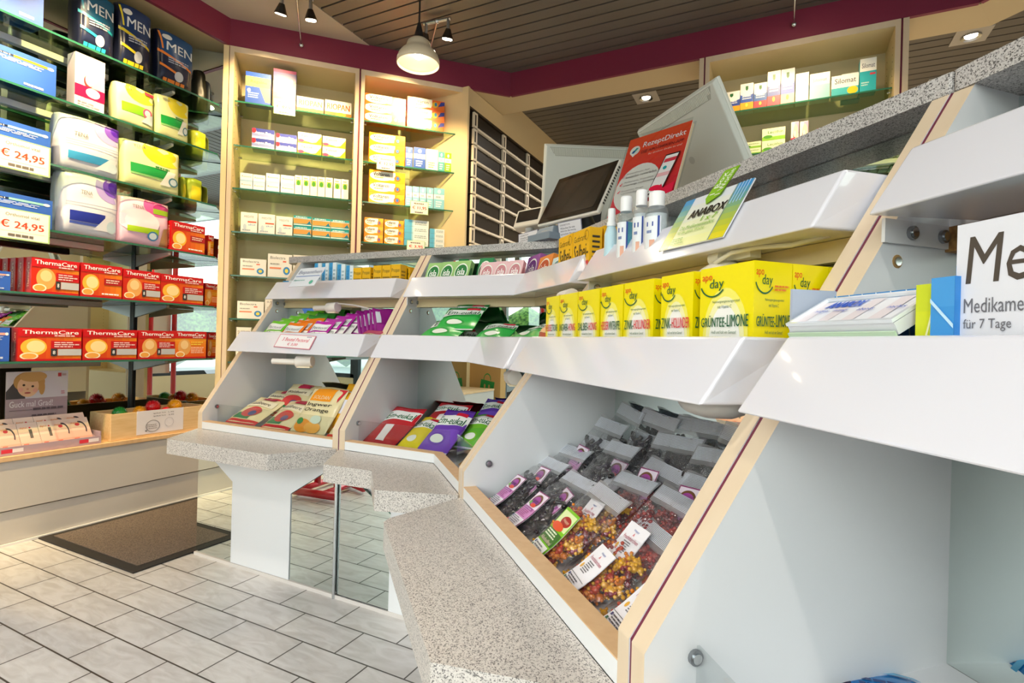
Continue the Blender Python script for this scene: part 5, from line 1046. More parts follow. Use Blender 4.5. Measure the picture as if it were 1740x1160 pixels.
bagd(('#d8c8a0', [('q', [(0, .5), (1, .5), (1, 1), (0, 1)], '#a83a5a'), ('l', .2, .2, .8, .4, 2, '#8a6a3a')]), F1, (598, 574), (634, 576), (612, 556), (.16, .16, .23), 'small burgundy and cream bag in front of the sideways magenta sachets', seed=8)
# ---- price card on the leftmost middle rail
A_, B_, C_ = V3(467, 590, 0), None, None
def on_rail(px, py):
    # front face of the middle rail of unit one
    p0 = F1.w(0, .095, .737); p1 = F1.w(0, .14, .8125); nrm = (Vector((F1.u[0], F1.u[1], 0))).cross(p1-p0); r = Vector(ray(px, py)); e = Vector(EYE); t = (p0-e).dot(nrm)/r.dot(nrm); return e+r*t
M, w_, h_ = frame3(on_rail(466, 590), on_rail(527, 595), on_rail(478, 568)); M = M @ Matrix.Translation((0, -.0042, 0))
sg = MB(); sg.box(0, 0, 0, w_, .0015, h_, P('#d88a9a', .4)); art(sg, fmap(w_, h_), [('r', .02, .05, .98, .95, '#f4f0f2'), ('t', .14, .5, .86, .76, '3 Beutel Pectoral', '#d8546a', .03, .02), ('t', .34, .16, .62, .38, '\u20ac 3,00', '#d8546a', .03, .02), ('l', .78, .84, .92, .9, 1, '#8a90a8')])
tag(sg.obj('price_card', M=M), 'white price card with red lettering stuck on the leftmost middle rail', 'price card')
# ---- green bags on the corner middle rail
def EM(c, hi, lo, txt='Em-eukal'): return (c, [('r', 0, .82, 1, .97, hi), ('q', [(0, .55), (1, .6), (1, .84), (0, .8)], '#eef2ee'), ('t', .10, .60, .92, .76, txt, '#155c34', .04, .03), ('r', .55, .80, .9, .88, '#c81e38'), ('q', [(0, .0), (1, 0), (1, .5), (0, .42)], lo), ('e', .45, .26, .26, .12, c), ('e', .45, .26, .2, .08, '#e9eee4'), ('r', .0, .0, 1, .04, '#e6e8ec')])
GEU = EM('#1f9a3c', '#13803a', '#2fae4a')
bagl(GEU, F1, .245, (752, 545), (808, 550), 52, .11, 'green eucalyptus sweet bag, topmost of the pile on the corner middle rail', seed=11, th=.02)
bagl(GEU, F1, .205, (736, 557), (800, 562), 50, .125, 'green eucalyptus sweet bag in the middle of the pile on the corner rail', seed=12, th=.02)
bagl(GEU, F1, .168, (710, 570), (774, 575), 60, .125, 'green eucalyptus sweet bag lowest and furthest left of the pile', seed=13, th=.02)
bagl(GEU, F1, .175, (802, 573), (858, 577), 62, .12, 'green eucalyptus sweet bag lying right of the pile at the rail bend', seed=14, th=.02)
bagl(GEU, F3, .175, (860, 574), (898, 574), 64, .11, 'green eucalyptus sweet bag at the far right of the corner rail', seed=15, th=.02)
for i in range(2):
    M = place(F1, .905+.024*i, .26, .752, lean=32, yaw=52); o = pouch_mesh('sweet_bag', .11, .12, .009, '#1f9a3c', GEU[1], seed=20+i).obj('sweet_bag', M=M); tag(o, 'green eucalyptus sweet bag leaning sideways behind the pile, %s' % ('front one', 'rear one')[i], 'sweet bag')
# ---- bottom bay of unit one
CRM = '#e8dcae'
BER = (CRM, [('r', 0, 0, 1, .12, '#d42c34'), ('q', [(.1, .14), (.6, .14), (.7, .34), (.1, .34)], '#1f7a4a'), ('e', .5, .36, .3, .17, '#c83a3c'), ('e', .6, .30, .12, .08, '#4a4a80'), ('r', .08, .55, .92, .75, '#efe6c8'), ('t', .12, .6, .8, .7, 'Waldbeere', '#3a2a24', .04), ('r', .35, .8, .75, .97, '#c0224c')])
bagl(BER, F1, .065, (380, 711), (430, 722), 62, .17, 'cream sweet bag with berries and a red foot, leftmost in the leftmost bottom bay', seed=31)
bagl(BER, F1, .065, (438, 722), (484, 731), 58, .17, 'cream sweet bag with berries, second from the left in the leftmost bottom bay', seed=32)
bagl(BER, F1, .15, (424, 697), (474, 703), 55, .14, 'cream berry sweet bag behind the two front ones, left', seed=33)
bagl(BER, F1, .17, (455, 695), (505, 700), 48, .15, 'cream berry sweet bag behind the two front ones, right', seed=34)
bagl((CRM, [('r', .12, .66, .72, .96, '#f39a1a'), ('p', [(.74, .97), (.98, .97), (.9, .66)], '#d42c3c'), ('t', .2, .70, .66, .78, 'SOLDAN', '#f8e0b0'), ('t', .14, .52, .84, .62, 'Ingwer', '#2a2624', .03), ('t', .14, .40, .84, .50, 'Orange', '#2a2624', .03), ('e', .3, .14, .24, .12, '#f39a2a'), ('e', .6, .12, .22, .1, '#f6b04a'), ('e', .2, .22, .1, .06, '#2f8a3a'), ('e', .62, .27, .13, .08, '#d6e6d2')]), F1, .07, (487, 730), (546, 739), 38, .19, 'tall cream ginger orange sweet bag leaning up in the leftmost bottom bay', seed=35)
for i in range(5):
    M = place(F1, .475+.015*i, .11+.042*i, .478+.024*i, lean=30); o = pouch_mesh('sweet_bag', .13, .155, .011, '#e9aa10', [('r', .08, .45, .9, .8, '#e2e2f0')], seed=40+i).obj('sweet_bag', M=M); tag(o, 'amber yellow sweet bag with a pale label, %s from the front by the right panel' % ORD[i], 'sweet bag', 'amber yellow sweet bags')
bagl(('#e9d6a4', [('r', .45, .72, .9, .97, '#d8141c'), ('r', 0, .2, 1, .62, '#dc3a20'), ('t', .1, .48, .9, .6, 'Kinder', '#3a1a14', .03), ('e', .3, .3, .2, .14, '#f0b020'), ('e', .65, .3, .2, .14, '#3a78c0'), ('e', .5, .18, .18, .12, '#f4efe8'), ('r', 0, 0, 1, .06, '#dc3a20')]), F1, .07, (552, 738), (588, 745), 42, .17, 'red and cream sweet bag by the right side panel of the leftmost bay', seed=46)
# ---- bottom bay of the corner unit
RED = ('#c4222e', [('r', 0, .86, 1, .97, '#c81a2c'), ('q', [(.0, .56), (1, .6), (1, .86), (0, .84)], '#eef0ee'), ('t', .08, .62, .92, .78, 'Em-eukal', '#156a40', .04, .03), ('q', [(0, .02), (1, .02), (1, .56), (0, .54)], '#b4282e'), ('q', [(.34, .1), (.62, .08), (.6, .44), (.36, .42)], '#e9e2e0'), ('r', 0, .0, 1, .04, '#f0f0f2')])
bagl(RED, F1, .065, (611, 747), (666, 758), 60, .20, 'red cherry sweet bag, leftmost in the corner bottom bay', seed=51)
bagl(EM('#e6d21a', '#d8c822', '#ecd824'), F1, .075, (668, 757), (706, 763), 62, .18, 'yellow lemon sweet bag between the red and violet ones', seed=52)
bagl(EM('#6a3cae', '#5a2ca0', '#7a4cc0'), F1, .06, (704, 762), (756, 772), 56, .20, 'violet sweet bag lying in front at the bend of the corner bay', seed=53)
bagl(EM('#6fb52e', '#4f9a2c', '#5fae34'), F1, .13, (768, 755), (812, 762), 55, .17, 'lime green sweet bag right of the violet one in the corner bay', seed=54)
bagl(RED, F1, .20, (712, 720), (768, 726), 60, .14, 'red sweet bag lying further back in the corner bottom bay', seed=55)
bagl(EM('#5a34a8', '#4a2498', '#6a44b8'), F1, .22, (796, 722), (840, 728), 52, .14, 'dark violet sweet bag at the back right of the corner bay', seed=56)
bagl(EM('#e8a414', '#d89410', '#f0b024'), F3, .06, (772, 785), (796, 800), 55, .12, 'amber sweet bag half hidden behind the clear guard of the corner bay', seed=57)
# ---- clear bags of fruit gums and liquorice in unit three
def gum_mesh(kind, seed, w=.118, hh=.118):
    rnd = random.Random(seed); m = MB()
    if kind == 'gum': cols = [P(c, .14, coat=.7, spec=.6) for c in ('#8c1010', '#b8340a', '#d87a08', '#dca410', '#6a0c14')]
    elif kind == 'red': cols = [P(c, .14, coat=.7) for c in ('#8a1418', '#a82418', '#6a0e18')]
    else: cols = [P(c, .12, coat=.9) for c in ('#141016', '#1c1422', '#2a1c30', '#241a1a')]
    n = 76 if kind != 'lic' else 84
    for i in range(n):
        x = rnd.uniform(.014, w-.014); z = rnd.uniform(.012, hh); k = math.sin(PI*x/w)**.5*math.sin(PI*min(max(z/(hh*1.15), .03), .97))**.5; y = .018+rnd.uniform(-.008, .008)*k
        c = rnd.choice(cols) if kind != 'gum' else cols[min(4, int((z/hh*2.6+rnd.random()*2.2)))] if rnd.random() < .8 else rnd.choice(cols)
        R = Matrix.Translation((x, y, z)) @ Matrix.Rotation(rnd.uniform(0, 6.28), 4, 'Y') @ Matrix.Rotation(rnd.uniform(-.7, .7), 4, 'X')
        if kind == 'lic':
            a = rnd.uniform(.5, 1.4); pts = [R @ Vector((.017*math.sin(t_)*(1 if rnd.random() < 2 else 1), 0, .017*(1-math.cos(t_)))) for t_ in [a*j/4 for j in range(-4, 5)]]
            m.tube(pts, .0045, c, 7)
        else:
            s = rnd.uniform(1.05, 1.3)
            m.ball((0, 0, 0), .0062*s, c, 1, (1, .75, 1.25), R); m.ball((0, 0, .0095*s), .0046*s, c, 1, M=R)
            for q in ((-.0036, 0, .0132), (.0036, 0, .0132)): m.ball([v*s for v in q], .0019*s, c, 1, M=R)
            for q in ((-.005, -.003, .003), (.005, -.003, .003), (-.0042, -.003, -.0075), (.0042, -.003, -.0075)): m.ball([v*s for v in q], .0027*s, c, 1, M=R)
    return m
def film_mesh(w=.124, h=.185, b=.017, seed=1):
    m = MB(); n = 22; rnd = random.Random(seed); ph = [rnd.random()*6 for _ in range(8)]
    def pos(u, v, sd):
        k = max(math.sin(PI*min(u, 1)), 0)**.42 * (max(math.sin(PI*min(max((v-.02)/.80, 0), 1)), 0)**.45 if v < .82 else 0)
        cr = .0022*math.sin(11*u+7*v+ph[0])+.0018*math.sin(23*v-9*u+ph[1])+.0012*math.sin(31*u+17*v+ph[2])
        y = .018+sd*(b*k+.0006)+cr*(.5+sd*.3)*(1 if v < .86 else .6)
        if v >= .86: y += .0012*(1 if int(v*n*2.0) % 2 else -1)
        return (u*w*(1-.04*k)+.02*w*k*2*.5, y, v*h+.004*math.sin(6*u+ph[3])*(v > .85))
    for sd in (-1, 1):
        vs = [pos(i/n, j/n, sd) for j in range(n+1) for i in range(n+1)]
        for band, mat in ((range(0, 18), M_FILM), (range(18, n), M_CRIMP)):
            fs = [(j*(n+1)+i, j*(n+1)+i+1, (j+1)*(n+1)+i+1, (j+1)*(n+1)+i) for j in band for i in range(n)]
            if sd > 0: fs = [f[::-1] for f in fs]
            m.add(vs, fs, mat, True)
    # seal ribs
    for j in range(12): z = h*(.86+.0115*j); m.box(.003, .0155, z, w-.003, .0185, z+.0008, P('#dfe4ee', .3))
    return m
LAB = {'lic': [('r', 0, 0, 1, 1, '#8a2a6a'), ('r', .04, .02, .96, .975, '#eadcec'), ('r', .04, .02, .96, .58, '#cf8cc4'), ('r', .04, .02, .96, .28, '#f0ecf2'), ('e', .5, .76, .36, .17, '#6a4426'), ('e', .5, .75, .29, .13, '#a03a9a'), ('e', .24, .68, .12, .05, '#6aa83a'), ('e', .6, .64, .18, .05, '#d84a3a'), ('t', .26, .70, .74, .80, 'Lakritz', '#4a1a60', 0, .03), ('r', .14, .50, .86, .57, '#9a4a96'), ('t', .2, .515, .8, .555, 'Salmiak', '#e8c8e8'), ('l', .1, .31, .9, .47, 5, '#a4508e'), ('r', .08, .20, .16, .25, '#2a3a7a'), ('r', .08, .13, .16, .18, '#1f6a4a'), ('r', .08, .05, .16, .10, '#c8203a'), ('l', .22, .05, .9, .25, 5, '#8a8494')],
       'grn': [('r', 0, 0, 1, 1, '#7cc020'), ('r', .05, .62, .95, .95, '#dcebb0'), ('e', .6, .78, .3, .1, '#a01c1c'), ('t', .42, .75, .8, .82, 'Happy', '#f0d0b0', .03), ('e', .4, .64, .38, .08, '#e0522a'), ('r', .02, .30, .98, .56, '#3a6a2a'), ('l', .1, .42, .9, .54, 3, '#e8f0d8'), ('t', .12, .31, .88, .38, 'Alkoholfrei', '#e8c8c0', .03), ('r', .05, .03, .95, .27, '#f0f2ee'), ('r', .1, .19, .18, .24, '#2a3a7a'), ('r', .1, .11, .18, .16, '#1f6a4a'), ('r', .1, .04, .18, .09, '#c8203a'), ('l', .24, .05, .9, .23, 4, '#8a8a90')],
       'gum': [('r', 0, 0, 1, 1, '#f2f0f6'), ('t', .4, .86, .66, .91, 'Happy', '#3a5aa8'), ('t', .48, .78, .56, .84, 'A', '#d8203a', 0, .04), ('t', .16, .69, .88, .76, 'Fruchtb\u00e4rchen', '#b03a5a', .03, .02), ('e', .18, .52, .06, .05, '#e8b040'), ('l', .32, .44, .72, .66, 6, '#6a6a72'), ('r', .04, .33, .96, .338, '#2a2a34'), ('r', .08, .25, .16, .30, '#2a3a7a'), ('r', .08, .16, .16, .21, '#1f6a4a'), ('r', .08, .06, .16, .12, '#c8203a'), ('l', .22, .05, .9, .29, 6, '#55555f'), ('r', .04, .02, .96, .028, '#2a2a34')]}
protos = {}
def clear_bag(kind, M, label, labelled=True, group='clear bags of sweets in the bottom bay'):
    fk = {'lic': 'lic', 'grn': 'gum', 'gum': 'gum', 'red': 'red'}[kind]; lk = {'lic': 'lic', 'grn': 'grn', 'gum': 'gum', 'red': 'gum'}[kind]
    key = (kind, labelled)
    if key in protos: return copy_tree(protos[key], M, label, group)
    r = empty('clear_sweet_bag', M, label, 'sweet bag', group)
    if ('film',) not in protos: protos[('film',)] = film_mesh(seed=4).mesh('bag_film')
    if ('fill', fk) not in protos: protos[('fill', fk)] = gum_mesh(fk, 5).mesh('filling')
    a = bpy.data.objects.new('bag_film', protos[('film',)]); b = bpy.data.objects.new('filling', protos[('fill', fk)])
    for o in (a, b): COL.objects.link(o); o.parent = r
    b['kind'] = 'stuff'
    if labelled:
        m = MB(); W, H = (.050, .088) if lk != 'grn' else (.056, .098)
        f0 = lambda u, v, o: (.034+u*W, -.0025-o-.002*math.sin(PI*v)*math.sin(PI*u)+.0025*math.sin(4*v), .012+v*H)
        n = 8; vs = [f0(i/n, j/n, 0) for j in range(n+1) for i in range(n+1)]+[f0(i/n, j/n, -.0006) for j in range(n+1) for i in range(n+1)]; k = (n+1)**2
        fs = [(j*(n+1)+i, j*(n+1)+i+1, (j+1)*(n+1)+i+1, (j+1)*(n+1)+i) for j in range(n) for i in range(n)]; fs += [(k+d2, k+c, k+b2, k+a2) for a2, b2, c, d2 in fs]
        m.add(vs, fs, P('#f0eef4', .35), True); art(m, lambda u, v, o: f0(u, v, o+.0004), LAB[lk], rough=.35, div=6, step=.00018); m.obj('label_card', r)
    protos[key] = r; return r
rb = random.Random(21)
# (kind, column u, base depth, base z, lean, label)
cols_ = [.024, .148, .272, .396, .520]
rows_ = [(.034, .4455, 54), (.088, .458, 50), (.142, .474, 45), (.196, .492, 38), (.250, .51, 28)]
kinds = [['lic', 'lic', 'grn', 'gum', 'gum'], ['lic', 'lic', 'gum', 'red', 'red'], ['lic', 'lic', 'red', 'red', 'red'], ['lic', 'lic', 'lic', 'lic', 'lic'], ['lic', 'lic', 'lic', 'lic', 'lic']]
rown = ['front row', 'second row', 'third row', 'fourth row', 'back row']; coln = ['leftmost', 'second from left', 'middle', 'second from right', 'rightmost']
kn = {'lic': 'clear bag of black liquorice', 'grn': 'clear gum bag with a bright green label', 'gum': 'clear bag of red and yellow gummy bears, white label', 'red': 'clear bag of dark red gum sweets'}
for j, (d_, z_, ln) in enumerate(rows_):
    for i, u_ in enumerate(cols_):
        k = kinds[j][i]; jd = rb.uniform(-.006, .006) if j else 0; uu = u_+rb.uniform(-.006, .006)+(.004*j if i < 4 else 0)
        M = place(F3, min(uu, .55), d_+jd, z_+rb.uniform(0, .006), lean=ln+rb.uniform(-4, 4), yaw=rb.uniform(-7, 5), roll=rb.uniform(-6, 6) if j else (-4, -2, 2, 3, 6)[i])
        clear_bag(k, M, '%s, %s, %s' % (kn[k], rown[j], coln[i]), labelled=(j == 0 or (j in (1, 3) and k == 'lic') or (j == 1 and k != 'lic')))
# ================================================================== unit four goods
D_medi = simple('medi', '#dddee6', [('t', .06, .70, .62, .93, 'Medi', '#4a413a', .1, .004), ('t', .055, .56, .50, .63, 'Medikamente', '#6a6a72'), ('t', .055, .47, .33, .53, 'f\u00fcr 7 Tage', '#6a6a72'), ('t', .055, .29, .33, .36, 'praktisch', '#6a6a72'), ('t', .055, .20, .27, .27, '+ sicher', '#6a6a72')], top=[('r', 0, 0, 1, 1, '#dcdde6')], left=[('g', 0, 0, 1, .8, '#2f7fd0', '#6fb4ea', 5)])
u0, _ = F4.uz(.155, 1625, 470); zt = F4.uz(.155, 1630, 383)[1]
carton(D_medi, .11, .1, zt-TF[0], place(F4, u0, .155, TF[0]), 'pill_organiser_box', 'large white pill organiser carton with grey lettering at the right edge', 'carton')
# open blue and yellow carton holding a clear week dispenser
ur, _ = F4.uz(.15, 1622, 520); ul, _ = F4.uz(.15, 1346, 520)
ab = empty('dispenser_carton', F4.w(ul, .15, TF[0]), 'open blue and yellow carton with white stripes on the nearest middle rail', 'carton'); ab.rotation_euler = (0, 0, F4.ang); bpy.context.view_layer.update()
W_ = ur-ul; hb = F4.uz(.15, 1600, 471)[1]-TF[0]; hl = F4.uz(.15, 1346, 491)[1]-TF[0]
um = F4.uz(.15, 1582, 520)[0]-ul; uy = F4.uz(.15, 1549, 520)[0]-ul
m = MB(); m.box(um, 0, 0, W_, .1, hb, P('#2a80cc', .35)); art(m, lambda u, v, o: (um+u*(W_-um), -o, v*hb), [('g', 0, 0, 1, 1, '#1f78c4', '#4a9cdc', 5)]+[('q', [(0, .05+.26*i), (0, .08+.26*i), (1, -.13+.26*i+.02 if False else max(.0, -.10+.26*i)), (1, max(0., -.13+.26*i))], '#bfe0f6') for i in range(1, 4)]); m.obj('blue_end', ab)
m = MB(); m.box(uy, .004, 0, um, .1, hb*.97, P('#e6dc14', .35)); art(m, lambda u, v, o: (uy+u*(um-uy), .004-o, v*hb*.97), [('g', 0, 0, 1, 1, '#e8e000', '#c6d430', 5), ('q', [(0, .3), (.1, .3), (1, .85), (.9, .85)], '#f2f4c0'), ('q', [(0, .0), (.1, 0), (1, .5), (.9, .5)], '#f2f4c0')]); m.obj('yellow_flap', ab)
m = MB(); m.box(-.003, .0, 0, .0, .05, hl, P('#aab4c4', .35)); m.box(0, .048, 0, uy, .051, hl*.95, P('#2a86cc', .4)); m.box(0, 0, 0, uy, .048, .002, P('#e6dc14', .4)); wl = .045
art(m, lambda u, v, o: (u*uy, .048-o, v*hl*.95), [('r', 0, 0, 1, 1, '#2f8ad0')]+[('q', [(.02+.12*i, 1), (.03+.12*i, 1), (.12+.12*i, .0), (.11+.12*i, 0)], '#d5e9f6') for i in range(7)]); m.obj('blue_back', ab)
disp = empty('pill_dispenser', ab.matrix_world @ Vector((.006, -.004, .064)), 'clear weekly pill dispenser with blue lettering lying in the open carton', 'pill dispenser'); disp.rotation_euler = (rad(30), 0, F4.ang)
L_ = uy-.012
m = MB(); m.box(0, 0, 0, L_, .050, .010, P('#dfe2ea', .2, coat=.6)); art(m, lambda u, v, o: (u*L_, v*.050, .010+o), [('r', .02, .06, .98, .94, '#eceef4')]+[('r', .02+.24*i, .06, .13+.24*i, .94, '#e6dde2') for i in range(4)]+[('t', .12, .66, .46, .9, 'ANABOX', '#1f5ad0', .06, .04), ('t', .08, .46, .22, .56, 'morgens', '#2a5ac8', .04), ('t', .28, .46, .42, .56, 'mittags', '#2a5ac8', .04), ('t', .52, .46, .66, .56, 'abends', '#2a5ac8', .04), ('t', .78, .46, .92, .56, 'nachts', '#2a5ac8', .04)], rough=.2); m.obj('tray', disp, .0015)
m = MB()
for bb in ((.0, -.001, L_, .002), (0, .049, L_, .052), (0, .002, .003, .049), (L_-.003, .002, L_, .049)): m.box(bb[0], bb[1], .0105, bb[2], bb[3], .0135, P('#e6ecf4', .1, coat=1))
m.obj('clear_lid', disp)
m = MB(); m.box(0, -.0035, -.011, L_, -.0015, .004, P('#b8d2b4', .3)); m.obj('hinge_strip', disp)
# cold pack
q = on_z(1372, 1152, .452); cpk = pouch_mesh('cold_pack', .17, .11, .012, '#1667b4', [('g', .05, .05, .95, .95, '#0f5aa8', '#2a94d8', 6), ('r', .3, .2, .5, .7, '#2a2a4a'), ('l', .55, .3, .9, .6, 4, '#0f3f80'), ('q', [(.6, .7), (.95, .8), (.95, .86), (.6, .78)], '#58b8e8')], seed=61, rough=.15, crimp=.04)
tag(cpk.obj('cold_pack', M=Matrix.Translation((q[0]-.035, q[1]-.045, .4415)) @ Matrix.Rotation(rad(5), 4, 'Z') @ Matrix.Rotation(rad(-90), 4, 'X') @ Matrix.Translation((0, 0, 0))), 'shiny blue cold pack lying on the floor of the nearest bottom bay', 'cold pack')
cp_ = [o for o in COL.objects if o.name == 'cold_pack'][0]; cp_.matrix_world = Matrix.Translation((q[0]-.035, q[1]-.035, .4405)) @ Matrix.Rotation(rad(8), 4, 'Z') @ Matrix.Rotation(rad(-86), 4, 'X')
# ================================================================== things on the worktop
ZW = 1.1453
def rectM(x, y, z, az, lean): return Matrix.Translation((x, y, z)) @ Matrix.Rotation(az, 4, 'Z') @ Matrix.Rotation(-lean, 4, 'X')
# till display
POS = rectM(-.762, 1.726, 1.213, -.459, .493)
tl = empty('till_screen', POS, 'tilted black till screen in a white frame on the worktop', 'till screen')
m = MB(); m.box(-.006, .0, -.006, .286, .016, .206, P('#e9e4da', .35)); m.obj('housing', tl, .006, 3)
m = MB(); m.box(0, -.0022, .0, .28, -.0002, .2, P('#0e0d0d', .08, coat=1)); m.box(.022, -.0026, .018, .258, -.0021, .182, P('#2c2a28', .1, coat=1)); m.obj('glass', tl)
m = MB(); 
for i in range(14): m.box(.2862, .004, .03+.011*i, .2872, .012, .036+.011*i, P('#3a3836', .6))
m.obj('vent', tl)
st = MB(); c = POS @ Vector((.14, .02, .07)); st.cyl(c, (c.x+.02, c.y+.05, ZW+.02), .03, P('#1c1b1b', .5), 18, .045); st.cyl((c.x+.02, c.y+.05, ZW), (c.x+.02, c.y+.05, ZW+.02), .075, P('#1c1b1b', .5), 24, .06)
o = part(st, 'stand', tl)
# small customer display left of it
M2 = rectM(-.90, 1.80, 1.225, -.30, .35); cs = empty('customer_display', M2, 'small black customer display in a cream housing left of the till screen', 'display')
m = MB(); m.box(0, 0, 0, .13, .04, .075, P('#ddd3c0', .4)); m.obj('housing', cs, .006, 3)
m = MB(); m.box(.012, -.0015, .02, .118, -.0002, .066, P('#141212', .12, coat=.6)); m.obj('glass', cs)
m = MB(); c = M2 @ Vector((.07, .02, .0)); m.cyl((c.x, c.y, ZW), (c.x, c.y, c.z), .016, P('#a8a8a6', .4), 16); m.cyl((c.x, c.y, ZW), (c.x, c.y, ZW+.012), .04, P('#9a9c9e', .4), 20); part(m, 'pole', cs)
# card reader
m = MB(); M3 = Matrix.Translation((-.735, 1.665, ZW)) @ Matrix.Rotation(-.5, 4, 'Z'); cr = empty('card_reader', M3, 'grey-blue card reader on the worktop behind the small lettered cards', 'card reader')
m.prism([(-.06, 0), (.06, 0), (.06, .1), (-.06, .1)], 0, .022, P('#7f8e9c', .45)); m.hexa([(-.05, .02, .0222), (.05, .02, .0222), (.05, .09, .0222), (-.05, .09, .0222)], [(-.04, .035, .05), (.04, .035, .05), (.04, .085, .055), (-.04, .085, .055)], P('#8a98a6', .45)); m.obj('reader_body', cr, .003)
m = MB(); m.hexa([(-.016, .028, .034), (.016, .028, .034), (.016, .04, .046), (-.016, .04, .046)], [(-.016, .0265, .035), (.016, .0265, .035), (.016, .0385, .047), (-.016, .0385, .047)], P('#c8bfa8', .5)); m.obj('paper_sticker', cr)
# lettered cards
def desk_card(bl, br, tl_, z, zt, label):
    M, w_, h_ = frame3(V3(*bl, z), V3(*br, z), V3(*tl_, zt)); m = MB(); m.box(0, 0, 0, w_, .0015, h_, P('#8f90a8', .4)); art(m, fmap(w_, h_), [('r', .03, .04, .97, .96, '#e8e8ee'), ('t', .1, .76, .52, .86, 'DISKRETION', '#6a6a78'), ('t', .1, .56, .72, .68, 'W\u00fcnschen Sie eine', '#55556a'), ('t', .1, .38, .76, .50, 'diskrete Beratung,', '#55556a'), ('t', .1, .20, .84, .32, 'sprechen Sie uns an', '#55556a')]); return tag(m.obj('desk_card', M=M), label, 'card')
desk_card((881, 421), (914, 413), (889, 396), ZW+.001, ZW+.05, 'small white lettered card on the worktop left of the card reader')
desk_card((950, 407), (990, 400), (961, 376), ZW+.001, ZW+.055, 'white lettered card on the worktop above the yellow sage cartons')
# poster in a holder
PM = rectM(-.459, 1.519, ZW, -.408, .376); W, Hh = .21, .297
po = empty('leaflet_stand', PM, 'red app poster in a clear holder standing on the worktop', 'poster')
m = MB(); m.box(0, .0, 0, W, .0015, Hh, P('#f3efe9', .4)); 
art(m, fmap(W, Hh), [('g', 0, 0, 1, 1, '#d6173f', '#f2552c', 12), ('e', .36, .38, .36, .27, '#f3eeea'), ('e', .15, .84, .085, .055, '#f6f2ee'), ('p', [(.08, .815), (.22, .815), (.14, .765)], '#f6f2ee'), ('q', [(.10, .815), (.14, .805), (.21, .86), (.17, .87)], '#2fa8a0'), ('q', [(.10, .815), (.14, .805), (.165, .83), (.13, .845)], '#1f5aa0'),
    ('t', .28, .83, .95, .91, 'RezeptDirekt', '#ffffff', .06, .025), ('t', .28, .775, .95, .81, 'DIE APOTHEKEN-APP', '#7a2a2a', .03), ('t', .42, .735, .94, .755, 'Ihr direkter Draht zu uns!', '#ffd8c8', .03),
    ('t', .14, .545, .52, .565, 'RezeptDirekt App', '#8a8486', .02), ('t', .14, .505, .64, .53, 'kostenlos runterladen', '#3a3436', .02), ('t', .14, .445, .62, .465, 'Medikamente, Wunschliste', '#8a8486', .02), ('t', .14, .405, .66, .43, 'unterwegs vorbestellen', '#3a3436', .02), ('t', .14, .345, .5, .365, 'Doppelte Wege', '#8a8486', .02), ('t', .14, .315, .42, .335, 'vermeiden', '#8a8486', .02)] +
    [('q', [(.07, y_+.012), (.085, y_), (.12, y_+.03), (.112, y_+.034)], '#d6173f') for y_ in (.515, .42, .335)] +
    [('q', [(.60, .18), (.70, .15), (.56, .05), (.5, .1)], '#2aa0a8'), ('q', [(.60, .24), (.82, .24), (.96, .66), (.74, .66)], '#2a2024'), ('q', [(.615, .255), (.81, .255), (.94, .645), (.75, .645)], '#f2eef0'), ('q', [(.735, .57), (.915, .57), (.93, .61), (.75, .61)], '#d83a4e'), ('q', [(.68, .42), (.87, .42), (.88, .46), (.69, .46)], '#f0b8c0'), ('e', .78, .51, .03, .02, '#2aa0a8'), ('e', .71, .30, .09, .03, '#d6173f'),
     ('p', [(.52, .05), (1.0, .05), (1.0, .33), (.84, .28), (.8, .33), (.74, .29), (.7, .2), (.6, .2)], '#cf1a3e'), ('q', [(.62, .21), (.74, .2), (.78, .05), (.775, .05)], '#7a1024')], rough=.25, step=.00025)
m.obj('poster_sheet', po)
m = MB(); m.box(-.002, -.006, 0, W+.003, -.004, Hh+.006, M_ACRYL); m.box(-.002, .012, 0, W+.003, .014, Hh+.006, M_ACRYL); m.obj('clear_holder', po)
m = MB()
for i in range(4): m.box(.001, .0018+.0025*i, 0, W-.001, .0038+.0025*i, Hh-.001*i-.002, P(('#e9d9b8', '#dcc9a4')[i % 2], .6))
m.obj('leaflets', po)
